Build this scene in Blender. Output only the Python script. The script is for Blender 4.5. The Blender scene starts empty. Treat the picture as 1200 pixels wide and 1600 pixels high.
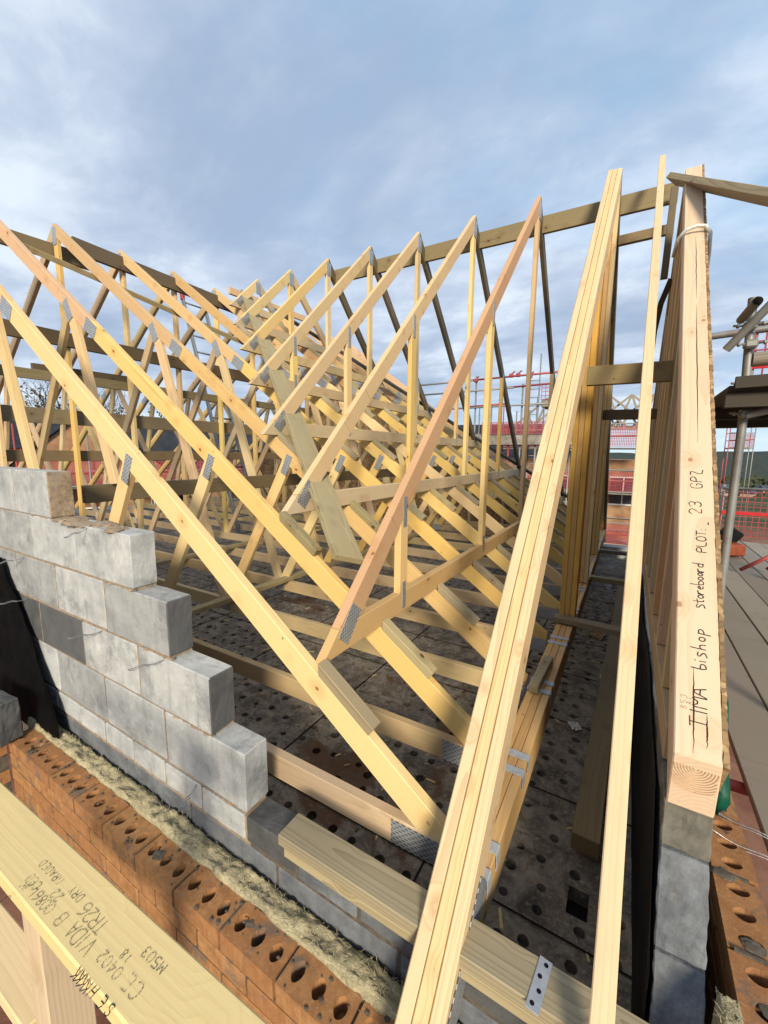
import bpy, bmesh, math, random
from mathutils import Vector, Matrix, noise as mnoise
random.seed(7)
R = math.radians
SC = bpy.context.scene
COL = SC.collection

# ------------------------------------------------------------------ camera
def make_camera():
    yaw, pit, rol = R(30.7592), R(8.1523), R(.587)
    fwd = Vector((-math.sin(yaw)*math.cos(pit), math.cos(yaw)*math.cos(pit), -math.sin(pit)))
    r = Vector((math.cos(yaw), math.sin(yaw), 0)); u = r.cross(fwd)
    r2 = math.cos(rol)*r + math.sin(rol)*u; u2 = -math.sin(rol)*r + math.cos(rol)*u
    cd = bpy.data.cameras.new('camera'); c = bpy.data.objects.new('camera', cd); COL.objects.link(c)
    m = Matrix((r2, u2, -fwd)).transposed().to_4x4(); c.matrix_world = m
    cd.sensor_fit = 'VERTICAL'; cd.sensor_height = 24; cd.sensor_width = 18
    cd.lens = 640.23/1600*24; cd.clip_start = .02; cd.clip_end = 5000
    SC.camera = c
make_camera()
SC.view_settings.view_transform = 'Standard'; SC.view_settings.look = 'None'
SC.view_settings.exposure = .54; SC.view_settings.gamma = 1

# ------------------------------------------------------------------ sun + sky
SUN_AZ, SUN_EL = 33.0, 25.0          # azimuth from -Y towards +X
S = Vector((math.sin(R(SUN_AZ))*math.cos(R(SUN_EL)), -math.cos(R(SUN_AZ))*math.cos(R(SUN_EL)), math.sin(R(SUN_EL))))
sl = bpy.data.lights.new('sun', 'SUN'); sl.energy = 3.7; sl.angle = R(14); sl.color = (1, .90, .71)
so = bpy.data.objects.new('sun', sl); COL.objects.link(so)
so.rotation_euler = S.to_track_quat('Z', 'Y').to_euler()

class NT:
    def __init__(s, tree): s.t = tree; s.n = tree.nodes; s.l = tree.links
    def new(s, typ, **kw):
        n = s.n.new(typ)
        for k, v in kw.items(): setattr(n, k, v)
        return n
    def link(s, a, b): s.l.new(a, b)
    def put(s, sock, v):
        if isinstance(v, bpy.types.NodeSocket): s.link(v, sock)
        elif v is not None: sock.default_value = v
    def math(s, op, a, b=None, c=None, clamp=False):
        n = s.new('ShaderNodeMath', operation=op); n.use_clamp = clamp
        s.put(n.inputs[0], a)
        if b is not None: s.put(n.inputs[1], b)
        if c is not None: s.put(n.inputs[2], c)
        return n.outputs[0]
    def vmath(s, op, a, b=None):
        n = s.new('ShaderNodeVectorMath', operation=op); s.put(n.inputs[0], a)
        if b is not None: s.put(n.inputs[1], b)
        return n.outputs[0]
    def scale(s, a, v):
        n = s.new('ShaderNodeVectorMath', operation='MULTIPLY'); s.put(n.inputs[0], a); n.inputs[1].default_value = v
        return n.outputs[0]
    def noise(s, vec, scale=1, detail=3, rough=.5, dist=0, col=False):
        n = s.new('ShaderNodeTexNoise'); s.put(n.inputs['Vector'], vec); n.inputs['Scale'].default_value = scale
        n.inputs['Detail'].default_value = detail; n.inputs['Roughness'].default_value = rough; n.inputs['Distortion'].default_value = dist
        return n.outputs['Color' if col else 'Fac']
    def voro(s, vec, scale, out='Distance', feature='F1', rnd=1):
        n = s.new('ShaderNodeTexVoronoi', feature=feature); s.put(n.inputs['Vector'], vec); n.inputs['Scale'].default_value = scale
        n.inputs['Randomness'].default_value = rnd
        return n.outputs[out]
    def rng(s, v, a, b, c=0, d=1, smooth=True):
        n = s.new('ShaderNodeMapRange'); n.interpolation_type = 'SMOOTHSTEP' if smooth else 'LINEAR'
        s.put(n.inputs[0], v)
        for i, x in enumerate((a, b, c, d)): n.inputs[i+1].default_value = x
        return n.outputs[0]
    def mix(s, f, a, b, blend='MIX'):
        n = s.new('ShaderNodeMix', data_type='RGBA', blend_type=blend); n.clamp_factor = True
        s.put(n.inputs['Factor'], f)
        for k, v in ((6, a), (7, b)):
            if isinstance(v, tuple) and len(v) == 3: v = (*v, 1)
            s.put(n.inputs[k], v)
        return n.outputs[2]
    def comb(s, x=0, y=0, z=0):
        n = s.new('ShaderNodeCombineXYZ')
        for i, v in enumerate((x, y, z)): s.put(n.inputs[i], v)
        return n.outputs[0]
    def sep(s, v):
        n = s.new('ShaderNodeSeparateXYZ'); s.put(n.inputs[0], v); return n.outputs

def make_world():
    w = bpy.data.worlds.new('World'); SC.world = w; w.use_nodes = True
    t = NT(w.node_tree); bg = t.n['Background']; out = t.n['World Output']
    sky = t.new('ShaderNodeTexSky'); sky.sky_type = 'NISHITA'; sky.sun_disc = False
    sky.sun_elevation = R(SUN_EL); sky.sun_rotation = math.atan2(S.x, S.y); sky.air_density = 1.0; sky.dust_density = .6; sky.ozone_density = 1.6
    tc = t.new('ShaderNodeTexCoord'); d = tc.outputs['Generated']
    x, y, z = t.sep(d)
    zz = t.math('ADD', t.math('MAXIMUM', z, 0.0), .16)
    p = t.comb(t.math('DIVIDE', x, zz), t.math('DIVIDE', y, zz), 0)
    p = t.vmath('ADD', p, (3.1, 1.7, 0))
    n1 = t.noise(t.scale(p, (.42, .55, 1)), 1.0, 6, .52, .25)
    n2 = t.noise(t.scale(p, (.95, 1.25, 1)), 1.1, 7, .56, .35)
    n3 = t.noise(t.scale(p, (2.6, 3.4, 1)), 1.0, 6, .58, .3)
    # clear break low in the direction the roof looks along (+Y, slightly +X)
    gap = t.rng(t.math('SUBTRACT', x, t.math('MULTIPLY', z, .55)), -.62, .10, 0, .5)
    cov = t.rng(t.math('SUBTRACT', t.math('ADD', n1, t.math('MULTIPLY', n3, .10)), t.math('MULTIPLY', gap, .44)), .20, .46)
    shade = t.rng(t.math('ADD', t.math('MULTIPLY', n2, .7), t.math('MULTIPLY', n3, .3)), .36, .62)
    grey = t.mix(shade, (4.2, 5.2, 7.0), (7.2, 8.1, 9.5))
    white = t.rng(t.math('ADD', t.math('MULTIPLY', n2, .72), t.math('MULTIPLY', n3, .36)), .54, .70, 0, .85)
    cl = t.mix(white, grey, (9.6, 10.4, 11.4))
    skyc = t.mix(.6, sky.outputs[0], (4.3, 8.0, 12.2))
    c = t.mix(t.math('MULTIPLY', cov, .9), skyc, cl)
    low = t.rng(z, .0, .15, .7, 0)
    c = t.mix(low, c, (8.4, 10.6, 12.0))
    t.link(c, bg.inputs[0]); bg.inputs[1].default_value = .066
make_world()

# ------------------------------------------------------------------ materials
def mat(name, rough=.7, spec=.3, metal=0):
    m = bpy.data.materials.new(name); m.use_nodes = True
    t = NT(m.node_tree); b = t.n['Principled BSDF']
    b.inputs['Roughness'].default_value = rough; b.inputs['Specular IOR Level'].default_value = spec; b.inputs['Metallic'].default_value = metal
    return m, t, b
def bump(t, b, h, strength=.3, dist=.01):
    n = t.new('ShaderNodeBump'); n.inputs['Strength'].default_value = strength; n.inputs['Distance'].default_value = dist
    t.put(n.inputs['Height'], h); t.link(n.outputs[0], b.inputs['Normal'])

def wood(name, base, dark, var=.16, ring=.34, knots=1.0, grime=0.0, warm=(1, 1, 1)):
    m, t, b = mat(name, .62, .25)
    tc = t.new('ShaderNodeTexCoord').outputs['Object']
    rnd = t.new('ShaderNodeObjectInfo').outputs['Random']
    r2 = t.math('FRACT', t.math('MULTIPLY', rnd, 17.31)); r3 = t.math('FRACT', t.math('MULTIPLY', rnd, 71.7))
    p = t.vmath('ADD', tc, t.comb(t.math('MULTIPLY', rnd, 40), t.math('MULTIPLY', r2, 9), t.math('MULTIPLY', r3, 9)))
    kd = t.voro(t.scale(p, (1, 1.35, 1.35)), 5.6)
    kd = t.math('ADD', kd, t.math('MULTIPLY', t.math('SUBTRACT', t.noise(t.scale(tc, (1, 1.5, 1.5)), 55, 3, .6), .5), .055))
    halo = t.rng(kd, .10, .34, 1, 0)
    lowf = t.noise(t.scale(p, (.9, 5, 5)), 1, 2, .5)
    y, z = t.sep(tc)[1], t.sep(tc)[2]
    yy = t.math('ADD', y, t.math('MULTIPLY', t.math('SUBTRACT', r2, .5), .16)); zz = t.math('ADD', z, t.math('MULTIPLY', t.math('SUBTRACT', r3, .5), .22))
    rr = t.math('SQRT', t.math('ADD', t.math('MULTIPLY', yy, yy), t.math('MULTIPLY', zz, zz)))
    rr = t.math('ADD', rr, t.math('MULTIPLY', lowf, .045)); rr = t.math('ADD', rr, t.math('MULTIPLY', halo, .012))
    sw = t.math('FRACT', t.math('MULTIPLY', rr, 118))
    rg = t.math('POWER', sw, 2.6)
    fine = t.noise(t.scale(p, (3.5, 210, 210)), 1, 4, .6)
    broad = t.noise(t.scale(p, (.55, 2.2, 2.2)), 1, 3, .55)
    f = t.math('ADD', t.math('MULTIPLY', rg, ring), t.math('MULTIPLY', t.math('SUBTRACT', fine, .42), .42))
    f = t.math('ADD', f, t.math('MULTIPLY', t.math('SUBTRACT', broad, .5), .55), clamp=True)
    c = t.mix(f, base, dark)
    hs = t.new('ShaderNodeHueSaturation'); t.link(c, hs.inputs['Color'])
    t.put(hs.inputs['Value'], t.rng(rnd, 0, 1, 1-var, 1+var*.7, False)); t.put(hs.inputs['Hue'], t.rng(r2, 0, 1, .488, .509, False))
    t.put(hs.inputs['Saturation'], t.rng(r3, 0, 1, .84, 1.1, False))
    c = hs.outputs[0]
    kn = t.math('MULTIPLY', t.rng(kd, .045, .085, 1, 0), knots)
    kc = t.mix(t.rng(kd, .0, .06), (dark[0]*.75, dark[1]*.55, dark[2]*.42), (dark[0]*.42, dark[1]*.27, dark[2]*.18))
    c = t.mix(t.math('MULTIPLY', halo, .28*knots), c, (dark[0]*.9, dark[1]*.72, dark[2]*.55))
    c = t.mix(kn, c, kc)
    k2 = t.voro(t.vmath('ADD', p, (3.3, 1.7, 9.1)), 9.5); c = t.mix(t.math('MULTIPLY', t.rng(k2, .028, .06, 1, 0), .85*knots), c, (dark[0]*.38, dark[1]*.25, dark[2]*.18))
    chk = t.rng(t.noise(t.scale(p, (.9, 70, 70)), 1, 2, .5), .70, .76, 0, .55); c = t.mix(chk, c, (dark[0]*.45, dark[1]*.38, dark[2]*.3))
    dirt = t.rng(t.noise(t.scale(p, (2.2, 7, 7)), 1, 6, .68), .56, .80, 0, .16+grime)
    c = t.mix(dirt, c, (.16, .12, .08))
    t.link(c, b.inputs['Base Color'])
    bump(t, b, t.math('ADD', fine, t.math('MULTIPLY', rg, .5)), .25, .0012)
    return m
W_YEL = wood('pine_yellow', (.70, .495, .195), (.47, .285, .085), var=.11)
W_PALE = wood('pine_pale', (.66, .485, .25), (.45, .29, .125))
W_PINK = wood('pine_pink', (.64, .425, .215), (.42, .23, .09), ring=.4)
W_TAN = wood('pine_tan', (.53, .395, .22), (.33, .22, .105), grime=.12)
W_RED = wood('larch_red', (.61, .37, .175), (.40, .20, .08), ring=.5)
W_TRT = wood('treated_green', (.36, .29, .165), (.15, .115, .06), grime=.3, ring=.55)
W_BRN = wood('treated_brown', (.225, .17, .09), (.12, .085, .04), grime=.3)
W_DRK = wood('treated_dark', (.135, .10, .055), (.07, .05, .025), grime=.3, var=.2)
W_BLK = wood('shade_black_timber', (.045, .036, .026), (.022, .017, .012), grime=.1, var=.1)  # shade of the far valley board and platform is put into this near-black colour
W_OLD = wood('weathered_board', (.27, .225, .17), (.15, .125, .09), grime=.35, knots=.5)
W_GIR = wood('girder_pine', (.60, .37, .115), (.38, .20, .05), var=.08)
W_RAIL = wood('rail_pine', (.70, .53, .27), (.56, .39, .17), var=.0, ring=.22, knots=0)
W_GTOP = wood('girder_top_pine', (.645, .475, .25), (.42, .265, .115), var=.05, ring=.5)
W_PANEL = wood('panel_pine', (.62, .435, .245), (.46, .28, .13), var=.0, ring=.42, knots=.7)

def galv():
    m, t, b = mat('galvanised_steel', .42, .5, .75)
    tc = t.new('ShaderNodeTexCoord').outputs['Object']
    n = t.noise(tc, 60, 3, .6)
    t.link(t.mix(n, (.36, .37, .38), (.62, .63, .64)), b.inputs['Base Color'])
    bump(t, b, n, .1, .002); return m
GALV = galv()
def plate_mat():
    m, t, b = mat('nail_plate_steel', .45, .5, .6)
    tc = t.new('ShaderNodeTexCoord').outputs['Object']
    x, y, z = t.sep(tc)
    row = t.math('FLOOR', t.math('MULTIPLY', z, 110)); off = t.math('MULTIPLY', t.math('FRACT', t.math('MULTIPLY', row, .5)), 1)
    fx = t.math('FRACT', t.math('ADD', t.math('MULTIPLY', x, 45), off)); fz = t.math('FRACT', t.math('MULTIPLY', z, 110))
    a = t.math('MULTIPLY', t.rng(fx, .18, .26), t.rng(fx, .72, .82, 1, 0)); q = t.math('MULTIPLY', t.rng(fz, .22, .34), t.rng(fz, .62, .74, 1, 0))
    s = t.math('MULTIPLY', a, q)
    n = t.noise(tc, 30, 2, .5)
    c = t.mix(n, (.34, .36, .38), (.62, .64, .66)); c = t.mix(t.math('MULTIPLY', s, .9), c, (.035, .035, .035))
    t.link(c, b.inputs['Base Color']); bump(t, b, t.math('SUBTRACT', 1, s), .5, .002); return m
PLATE = plate_mat()

def block_mat(name, a, bcol, stain):
    m, t, b = mat(name, .9, .15)
    g = t.new('ShaderNodeNewGeometry'); tc = t.new('ShaderNodeTexCoord').outputs['Object']
    ri = g.outputs['Random Per Island']
    p = t.vmath('ADD', tc, t.comb(t.math('MULTIPLY', ri, 31), t.math('MULTIPLY', ri, 7), 0))
    n = t.noise(p, 9, 6, .62); st = t.noise(t.scale(p, (26, 26, 2.2)), 1, 4, .6); fine = t.noise(p, 170, 3, .6)
    pat = t.noise(p, 5.5, 7, .72, .15)
    c = t.mix(t.rng(n, .3, .7), a, bcol)
    c = t.mix(t.math('MULTIPLY', t.rng(st, .5, .75), .40), c, (bcol[0]*.62, bcol[1]*.64, bcol[2]*.66))
    c = t.mix(t.math('MULTIPLY', t.rng(pat, .50, .66), stain), c, (.075, .075, .078)); wh = t.rng(t.noise(t.vmath('ADD', p, (7, 3, 1)), 7.5, 7, .72, .15), .50, .70, 0, .5); c = t.mix(wh, c, (min(1, a[0]*1.35), min(1, a[1]*1.35), min(1, a[2]*1.33)))
    c = t.mix(t.math('MULTIPLY', t.rng(ri, .72, .9), .35), c, (.10, .10, .105))
    c = t.mix(t.rng(t.noise(p, 5, 5, .7), .63, .72, 0, .35), c, (.32, .235, .15))
    c = t.mix(t.math('MULTIPLY', fine, .25), c, (.20, .20, .20))
    t.link(c, b.inputs['Base Color'])
    pit = t.rng(t.voro(p, 150), .0, .34); c = t.mix(t.math('MULTIPLY', t.math('SUBTRACT', 1, pit), .35), c, (.12, .12, .12)); t.link(c, b.inputs['Base Color'])
    h = t.math('ADD', t.math('ADD', t.math('MULTIPLY', n, .6), t.math('MULTIPLY', fine, .5)), t.math('MULTIPLY', pit, .4)); h = t.math('ADD', h, t.math('MULTIPLY', st, .25))
    bump(t, b, h, .5, .004); return m
BLK = block_mat('concrete_block', (.49, .49, .475), (.33, .335, .335), .42)
BLKD = block_mat('stained_block', (.085, .085, .082), (.04, .04, .042), .6)
BLKG = block_mat('wet_grey_block', (.19, .20, .215), (.075, .08, .09), .55)
def simple(name, a, bcol, scale=20, rough=.85, detail=5, bs=.4, bd=.004, spec=.2, third=None, metal=0):
    m, t, b = mat(name, rough, spec, metal)
    tc = t.new('ShaderNodeTexCoord').outputs['Object']
    n = t.noise(tc, scale, detail, .62, .2); c = t.mix(t.rng(n, .32, .68), a, bcol)
    if third: c = t.mix(t.rng(t.noise(tc, scale*.22, 5, .65), .52, .66), c, third)
    t.link(c, b.inputs['Base Color']); bump(t, b, n, bs, bd); return m
MORTAR = simple('mortar', (.34, .25, .165), (.20, .155, .11), 45, third=(.26, .22, .18))
MORTARD = simple('dark_mortar', (.13, .105, .08), (.07, .058, .046), 45)
def brick_mat():
    m, t, b = mat('orange_brick', .92, .12)
    g = t.new('ShaderNodeNewGeometry'); tc = t.new('ShaderNodeTexCoord').outputs['Object']; ri = g.outputs['Random Per Island']
    p = t.vmath('ADD', tc, t.comb(t.math('MULTIPLY', ri, 23), 0, t.math('MULTIPLY', ri, 5)))
    n = t.noise(p, 22, 6, .65); f = t.noise(p, 240, 2, .6)
    c = t.mix(t.rng(n, .3, .7), (.385, .20, .085), (.235, .112, .046))
    c = t.mix(t.rng(ri, 0, 1, 0, .7, False), c, (.27, .118, .05)); c = t.mix(t.rng(t.noise(t.scale(p, (90, 90, 7)), 1, 3, .6), .5, .75, 0, .4), c, (.46, .25, .12))
    c = t.mix(t.rng(t.noise(p, 8, 5, .7), .54, .66, 0, .8), c, (.13, .105, .085))
    c = t.mix(t.rng(f, .66, .74, 0, .4), c, (.48, .30, .18))
    t.link(c, b.inputs['Base Color']); bump(t, b, t.math('ADD', n, t.math('MULTIPLY', f, .35)), .5, .0035); return m
BRICK = brick_mat()
def wool_mat():
    m, t, b = mat('mineral_wool', 1, .05)
    tc = t.new('ShaderNodeTexCoord').outputs['Object']
    n = t.noise(t.scale(tc, (40, 130, 130)), 1, 6, .7, 1.2); q = t.noise(tc, 9, 5, .7)
    c = t.mix(t.rng(n, .3, .7), (.53, .46, .29), (.28, .235, .14))
    c = t.mix(t.rng(q, .50, .66, 0, .7), c, (.20, .175, .13))
    t.link(c, b.inputs['Base Color']); bump(t, b, n, .8, .008); return m
WOOL = wool_mat()
def deck_mat():
    m, t, b = mat('dirty_black_deck', .8, .25)
    tc = t.new('ShaderNodeTexCoord').outputs['Object']
    n = t.noise(tc, 10, 8, .72, .6); q = t.noise(tc, 1.5, 6, .68, .5); k = t.noise(tc, 60, 4, .65)
    c = t.mix(t.rng(n, .34, .66), (.085, .072, .056), (.29, .245, .19))
    c = t.mix(t.rng(k, .52, .72, 0, .75), c, (.40, .35, .28))
    mud = t.rng(q, .56, .63, 0, 1); c = t.mix(t.math('MULTIPLY', mud, t.rng(n, .3, .55, .5, 1)), c, (.095, .045, .022))
    t.link(c, b.inputs['Base Color']); t.put(b.inputs['Roughness'], t.rng(mud, 0, 1, .82, .42)); bump(t, b, t.math('ADD', n, t.math('MULTIPLY', k, .5)), .6, .006); return m
DECK = deck_mat()
STRAP = simple('bright_galvanised', (.50, .51, .52), (.38, .39, .40), 40, .5, bs=.03, bd=.001, spec=.5, metal=.2)
BLACK = simple('black_plastic_and_shade', (.005, .005, .0055), (.010, .010, .011), 14, .6, spec=.12)  # also colours the painted shade on the block wall
MEMB = simple('black_membrane', (.013, .013, .014), (.034, .033, .032), 6, .6, spec=.3, third=(.045, .042, .04))
GREEN = simple('green_sack', (.004, .06, .035), (.008, .10, .06), 9, .5, bs=.3)
WHITE = simple('white_webbing', (.74, .73, .68), (.60, .59, .55), 80, .8)
PAPER = simple('white_paper', (.68, .67, .63), (.46, .46, .44), 40, .8)
GREYSTRAP = simple('grey_webbing', (.34, .33, .30), (.25, .24, .22), 50, .85)
def osb_mat():
    m, t, b = mat('strand_board', .8, .2)
    tc = t.new('ShaderNodeTexCoord').outputs['Object']
    d = t.vmath('ADD', t.scale(tc, (26, 26, 40)), t.scale(t.noise(tc, 12, 3, .5, 0, True), (4, 4, 4)))
    col = t.voro(d, 1.0, 'Color'); r = t.sep(col)[0]; e = t.voro(d, 1.0, 'Distance')
    c = t.mix(r, (.42, .28, .14), (.22, .135, .065)); c = t.mix(t.rng(e, .40, .75, 0, .7), c, (.10, .06, .03))
    t.link(c, b.inputs['Base Color']); bump(t, b, r, .5, .003); return m
OSB = osb_mat()
def tube_mat(name, a, bcol, rust=.3):
    m, t, b = mat(name, .5, .4, .35)
    tc = t.new('ShaderNodeTexCoord').outputs['Object']
    n = t.noise(tc, 14, 6, .65); c = t.mix(n, a, bcol); c = t.mix(t.rng(t.noise(tc, 5, 5, .7), .55, .68, 0, rust), c, (.16, .08, .045))
    t.link(c, b.inputs['Base Color']); return m
TUBE = tube_mat('scaffold_steel', (.17, .168, .16), (.31, .305, .29))
TUBER = tube_mat('red_scaffold_steel', (.30, .05, .05), (.42, .09, .08), .2)
ALU = tube_mat('aluminium', (.13, .145, .16), (.22, .235, .25), 0)
SBOARD = simple('scaffold_board', (.27, .245, .205), (.16, .145, .12), 9, .9, third=(.34, .31, .26))
REDNET = simple('red_netting', (.36, .07, .08), (.27, .05, .06), 5, .8)
REDFLAT = simple('red_plastic', (.55, .02, .025), (.42, .02, .02), 5, .5)
def ink(name, c, lo):
    m, t, b = mat(name, .7, .2); tc = t.new('ShaderNodeTexCoord').outputs['Object']; b.inputs['Base Color'].default_value = (*c, 1)
    n = t.noise(t.scale(tc, (220, 700, 700)), 1, 3, .6); q = t.noise(tc, 26, 3, .6)
    t.put(b.inputs['Alpha'], t.rng(t.math('ADD', t.math('MULTIPLY', n, .6), t.math('MULTIPLY', q, .4)), .38, .52, lo, 1)); return m
INK = ink('faded_marker', (.022, .02, .022), .30); STAMP = ink('faded_stamp', (.085, .08, .065), .02)
SLATE = simple('slate_roof', (.045, .05, .062), (.075, .08, .095), 3, .6, third=(.055, .06, .07))
HBRICK = simple('house_brick', (.33, .185, .10), (.24, .125, .07), 3, .9, third=(.40, .26, .15))
HPINK = simple('pale_render', (.50, .33, .25), (.42, .27, .2), 2, .9)
GLASS = simple('window_dark', (.02, .025, .03), (.035, .04, .05), 2, .15, spec=.6)
FRAMEW = simple('window_frame_white', (.7, .7, .7), (.62, .62, .62), 4, .5)
BARK = simple('bark', (.075, .06, .045), (.12, .10, .08), 8, .9)
LEAF = simple('thin_foliage', (.06, .06, .025), (.09, .075, .035), 2, .9)
WOODFAR = simple('far_woodland', (.030, .042, .034), (.052, .058, .044), .12, .95)
STEEL_WIRE = simple('wire', (.36, .36, .36), (.25, .25, .24), 30, .35, metal=.8)
ORANGE = simple('orange_tool', (.30, .07, .03), (.2, .045, .02), 8, .5)
def ground_mat():
    m, t, b = mat('earth', .95, .1)
    tc = t.new('ShaderNodeTexCoord').outputs['Object']
    n = t.noise(tc, .5, 8, .68, .5); q = t.noise(tc, .018, 7, .68, .4); k = t.noise(tc, .10, 6, .7)
    near = t.mix(t.rng(n, .35, .65), (.155, .062, .040), (.26, .13, .085))
    far = t.mix(t.rng(q, .42, .58), (.035, .055, .022), (.105, .10, .05)); far = t.mix(t.rng(k, .55, .70, 0, .8), far, (.03, .04, .02))
    L = t.new('ShaderNodeVectorMath', operation='LENGTH'); t.link(tc, L.inputs[0])
    t.link(t.mix(t.rng(L.outputs['Value'], 38, 70), near, far), b.inputs['Base Color']); bump(t, b, n, .6, .08); return m
GROUND = ground_mat()

# ------------------------------------------------------------------ object helpers
def tag(o, label=None, cat=None, group=None, kind=None):
    if label: o['label'] = label
    if cat: o['category'] = cat
    if group: o['group'] = group
    if kind: o['kind'] = kind
    return o
def empty(name, loc, label, cat, group=None):
    o = bpy.data.objects.new(name, None); COL.objects.link(o); o.location = loc; o.empty_display_size = .1
    return tag(o, label, cat, group)
def world(o):
    m = o.matrix_basis.copy()
    while o.parent is not None: o = o.parent; m = o.matrix_basis @ m
    return m
def link(name, bm, m, parent=None, mw=None, smooth=False):
    me = bpy.data.meshes.new(name); bm.to_mesh(me); bm.free()
    for x in (m if isinstance(m, (list, tuple)) else [m]): me.materials.append(x)
    if smooth:
        for p in me.polygons: p.use_smooth = True
    o = bpy.data.objects.new(name, me); COL.objects.link(o)
    mw = mw or Matrix.Identity(4)
    if parent is not None:
        o.parent = parent; mw = world(parent).inverted() @ mw
    o.matrix_basis = mw
    return o
def frame(origin, ex, ez):
    ex = Vector(ex).normalized(); ez = Vector(ez); ez = (ez - ex*ez.dot(ex)).normalized(); ey = ez.cross(ex)
    m = Matrix((ex, ey, ez)).transposed().to_4x4(); m.translation = origin
    return m
def prism(name, poly, tv, m, parent=None, axis=None, bev=.0025, segs=1, bow=True):
    """polygon (world points, planar) centred on its plane, thickness vector tv; local X runs along axis"""
    P = [Vector(p) for p in poly]; tv = Vector(tv)
    c = sum(P, Vector())/len(P); axis = Vector(axis) if axis is not None else (P[1]-P[0])
    mw = frame(c, axis, axis.cross(tv) if axis.cross(tv).length > 1e-6 else (0, 0, 1)); inv = mw.inverted()
    bm = bmesh.new()
    A = [bm.verts.new(inv @ (p - tv/2)) for p in P]; B = [bm.verts.new(inv @ (p + tv/2)) for p in P]
    bm.faces.new(A[::-1]); bm.faces.new(B); n = len(P)
    for i in range(n): bm.faces.new((A[i], A[(i+1) % n], B[(i+1) % n], B[i]))
    bmesh.ops.recalc_face_normals(bm, faces=bm.faces)
    if bev: bmesh.ops.bevel(bm, geom=list(bm.edges), offset=bev, segments=segs, affect='EDGES', clamp_overlap=True)
    xs = [v.co.x for v in bm.verts]; L = max(xs)-min(xs)
    if L > 1.1 and bow:
        n = int(L/.22); sd = random.uniform(0, 90)
        for k in range(1, n): bmesh.ops.bisect_plane(bm, geom=list(bm.verts)+list(bm.edges)+list(bm.faces), plane_co=(min(xs)+L*k/n, 0, 0), plane_no=(1, 0, 0))
        for v in bm.verts:
            q = v.co.x; v.co.z += .0032*mnoise.noise((q*.7, sd, 0))+.0011*mnoise.noise((q*3.5, sd, v.co.z*4)); v.co.y += .0005*mnoise.noise((q*.9, sd, 5))
    return link(name, bm, m, parent, mw)
def bar(name, p0, p1, h, w, side, m, parent=None, bev=.0025):
    """straight timber from p0 to p1: w across 'side', h across the remaining direction"""
    p0 = Vector(p0); p1 = Vector(p1); ax = (p1-p0).normalized(); s = Vector(side); s = (s - ax*s.dot(ax)).normalized(); u = ax.cross(s)
    return prism(name, [p0-u*h/2, p1-u*h/2, p1+u*h/2, p0+u*h/2], s*w, m, parent, ax, bev)
def box_bm(bm, lo, hi, mi=0, bev=0, jit=0, end=None):
    vs = []
    for k in (lo[2], hi[2]):
        for y, x in ((lo[1], lo[0]), (lo[1], hi[0]), (hi[1], hi[0]), (hi[1], lo[0])):
            vs.append(bm.verts.new((x+random.uniform(-jit, jit), y+random.uniform(-jit, jit), k+random.uniform(-jit, jit))))
    fs = [bm.faces.new([vs[i] for i in f]) for f in ((3, 2, 1, 0), (4, 5, 6, 7), (0, 1, 5, 4), (1, 2, 6, 5), (2, 3, 7, 6), (3, 0, 4, 7))]
    for f in fs: f.material_index = mi
    if end is not None: fs[3].material_index = end
    if bev: bmesh.ops.bevel(bm, geom=list({e for f in fs for e in f.edges}), offset=bev, segments=1, affect='EDGES', material=-1)
def box(name, lo, hi, m, parent=None, bev=.002):
    c = (Vector(lo)+Vector(hi))/2; bm = bmesh.new(); box_bm(bm, Vector(lo)-c, Vector(hi)-c, 0, bev)
    return link(name, bm, m, parent, Matrix.Translation(c))
def roughen(bm, cuts, amp, sc=24):
    bmesh.ops.subdivide_edges(bm, edges=[e for e in bm.edges if e.calc_length() > .03], cuts=cuts, use_grid_fill=True)
    bm.normal_update()
    for v in bm.verts:
        q = v.co*sc; v.co += v.normal*amp*(mnoise.noise(q)+.7*mnoise.noise(q*2.6))
def tube_bm(bm, pts, r, n=8, cap=True):
    P = [Vector(p) for p in pts]; rings = []
    for i, p in enumerate(P):
        d = (P[min(i+1, len(P)-1)]-P[max(i-1, 0)]).normalized(); a = d.orthogonal().normalized() if i == 0 else (a - d*a.dot(d)).normalized(); b = d.cross(a)
        rr = r[i] if isinstance(r, (list, tuple)) else r
        rings.append([bm.verts.new(p + (a*math.cos(2*math.pi*k/n) + b*math.sin(2*math.pi*k/n))*rr) for k in range(n)])
    for i in range(len(P)-1):
        for k in range(n): bm.faces.new((rings[i][k], rings[i][(k+1) % n], rings[i+1][(k+1) % n], rings[i+1][k]))
    if cap: bm.faces.new(rings[0][::-1]); bm.faces.new(rings[-1])
def tube(name, pts, r, m, parent=None, n=10, hollow=False):
    P = [Vector(p) for p in pts]; mw = Matrix.Translation(P[0]); bm = bmesh.new(); tube_bm(bm, [p-P[0] for p in P], r, n, not hollow)
    if hollow: tube_bm(bm, [p-P[0] for p in P], r*.82, n, False)
    return link(name, bm, m, parent, mw, True)
def copy_tree(o, delta=Vector((0, 0, 0)), parent=None):
    c = o.copy(); COL.objects.link(c)
    if parent is not None:
        c.parent = parent
    else: c.location = o.location + delta
    for ch in list(o.children): copy_tree(ch, parent=c)
    return c
def blob(bm, c, r, flat=.4):
    res = bmesh.ops.create_icosphere(bm, subdivisions=3, radius=r); o = random.uniform(0, 50)
    for v in res['verts']:
        q = 1+.38*mnoise.noise(v.co*(1.6/r)+Vector((o, 0, 0))); v.co = Vector((v.co.x*q*1.3, v.co.y*q, v.co.z*flat*q))+c
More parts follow.
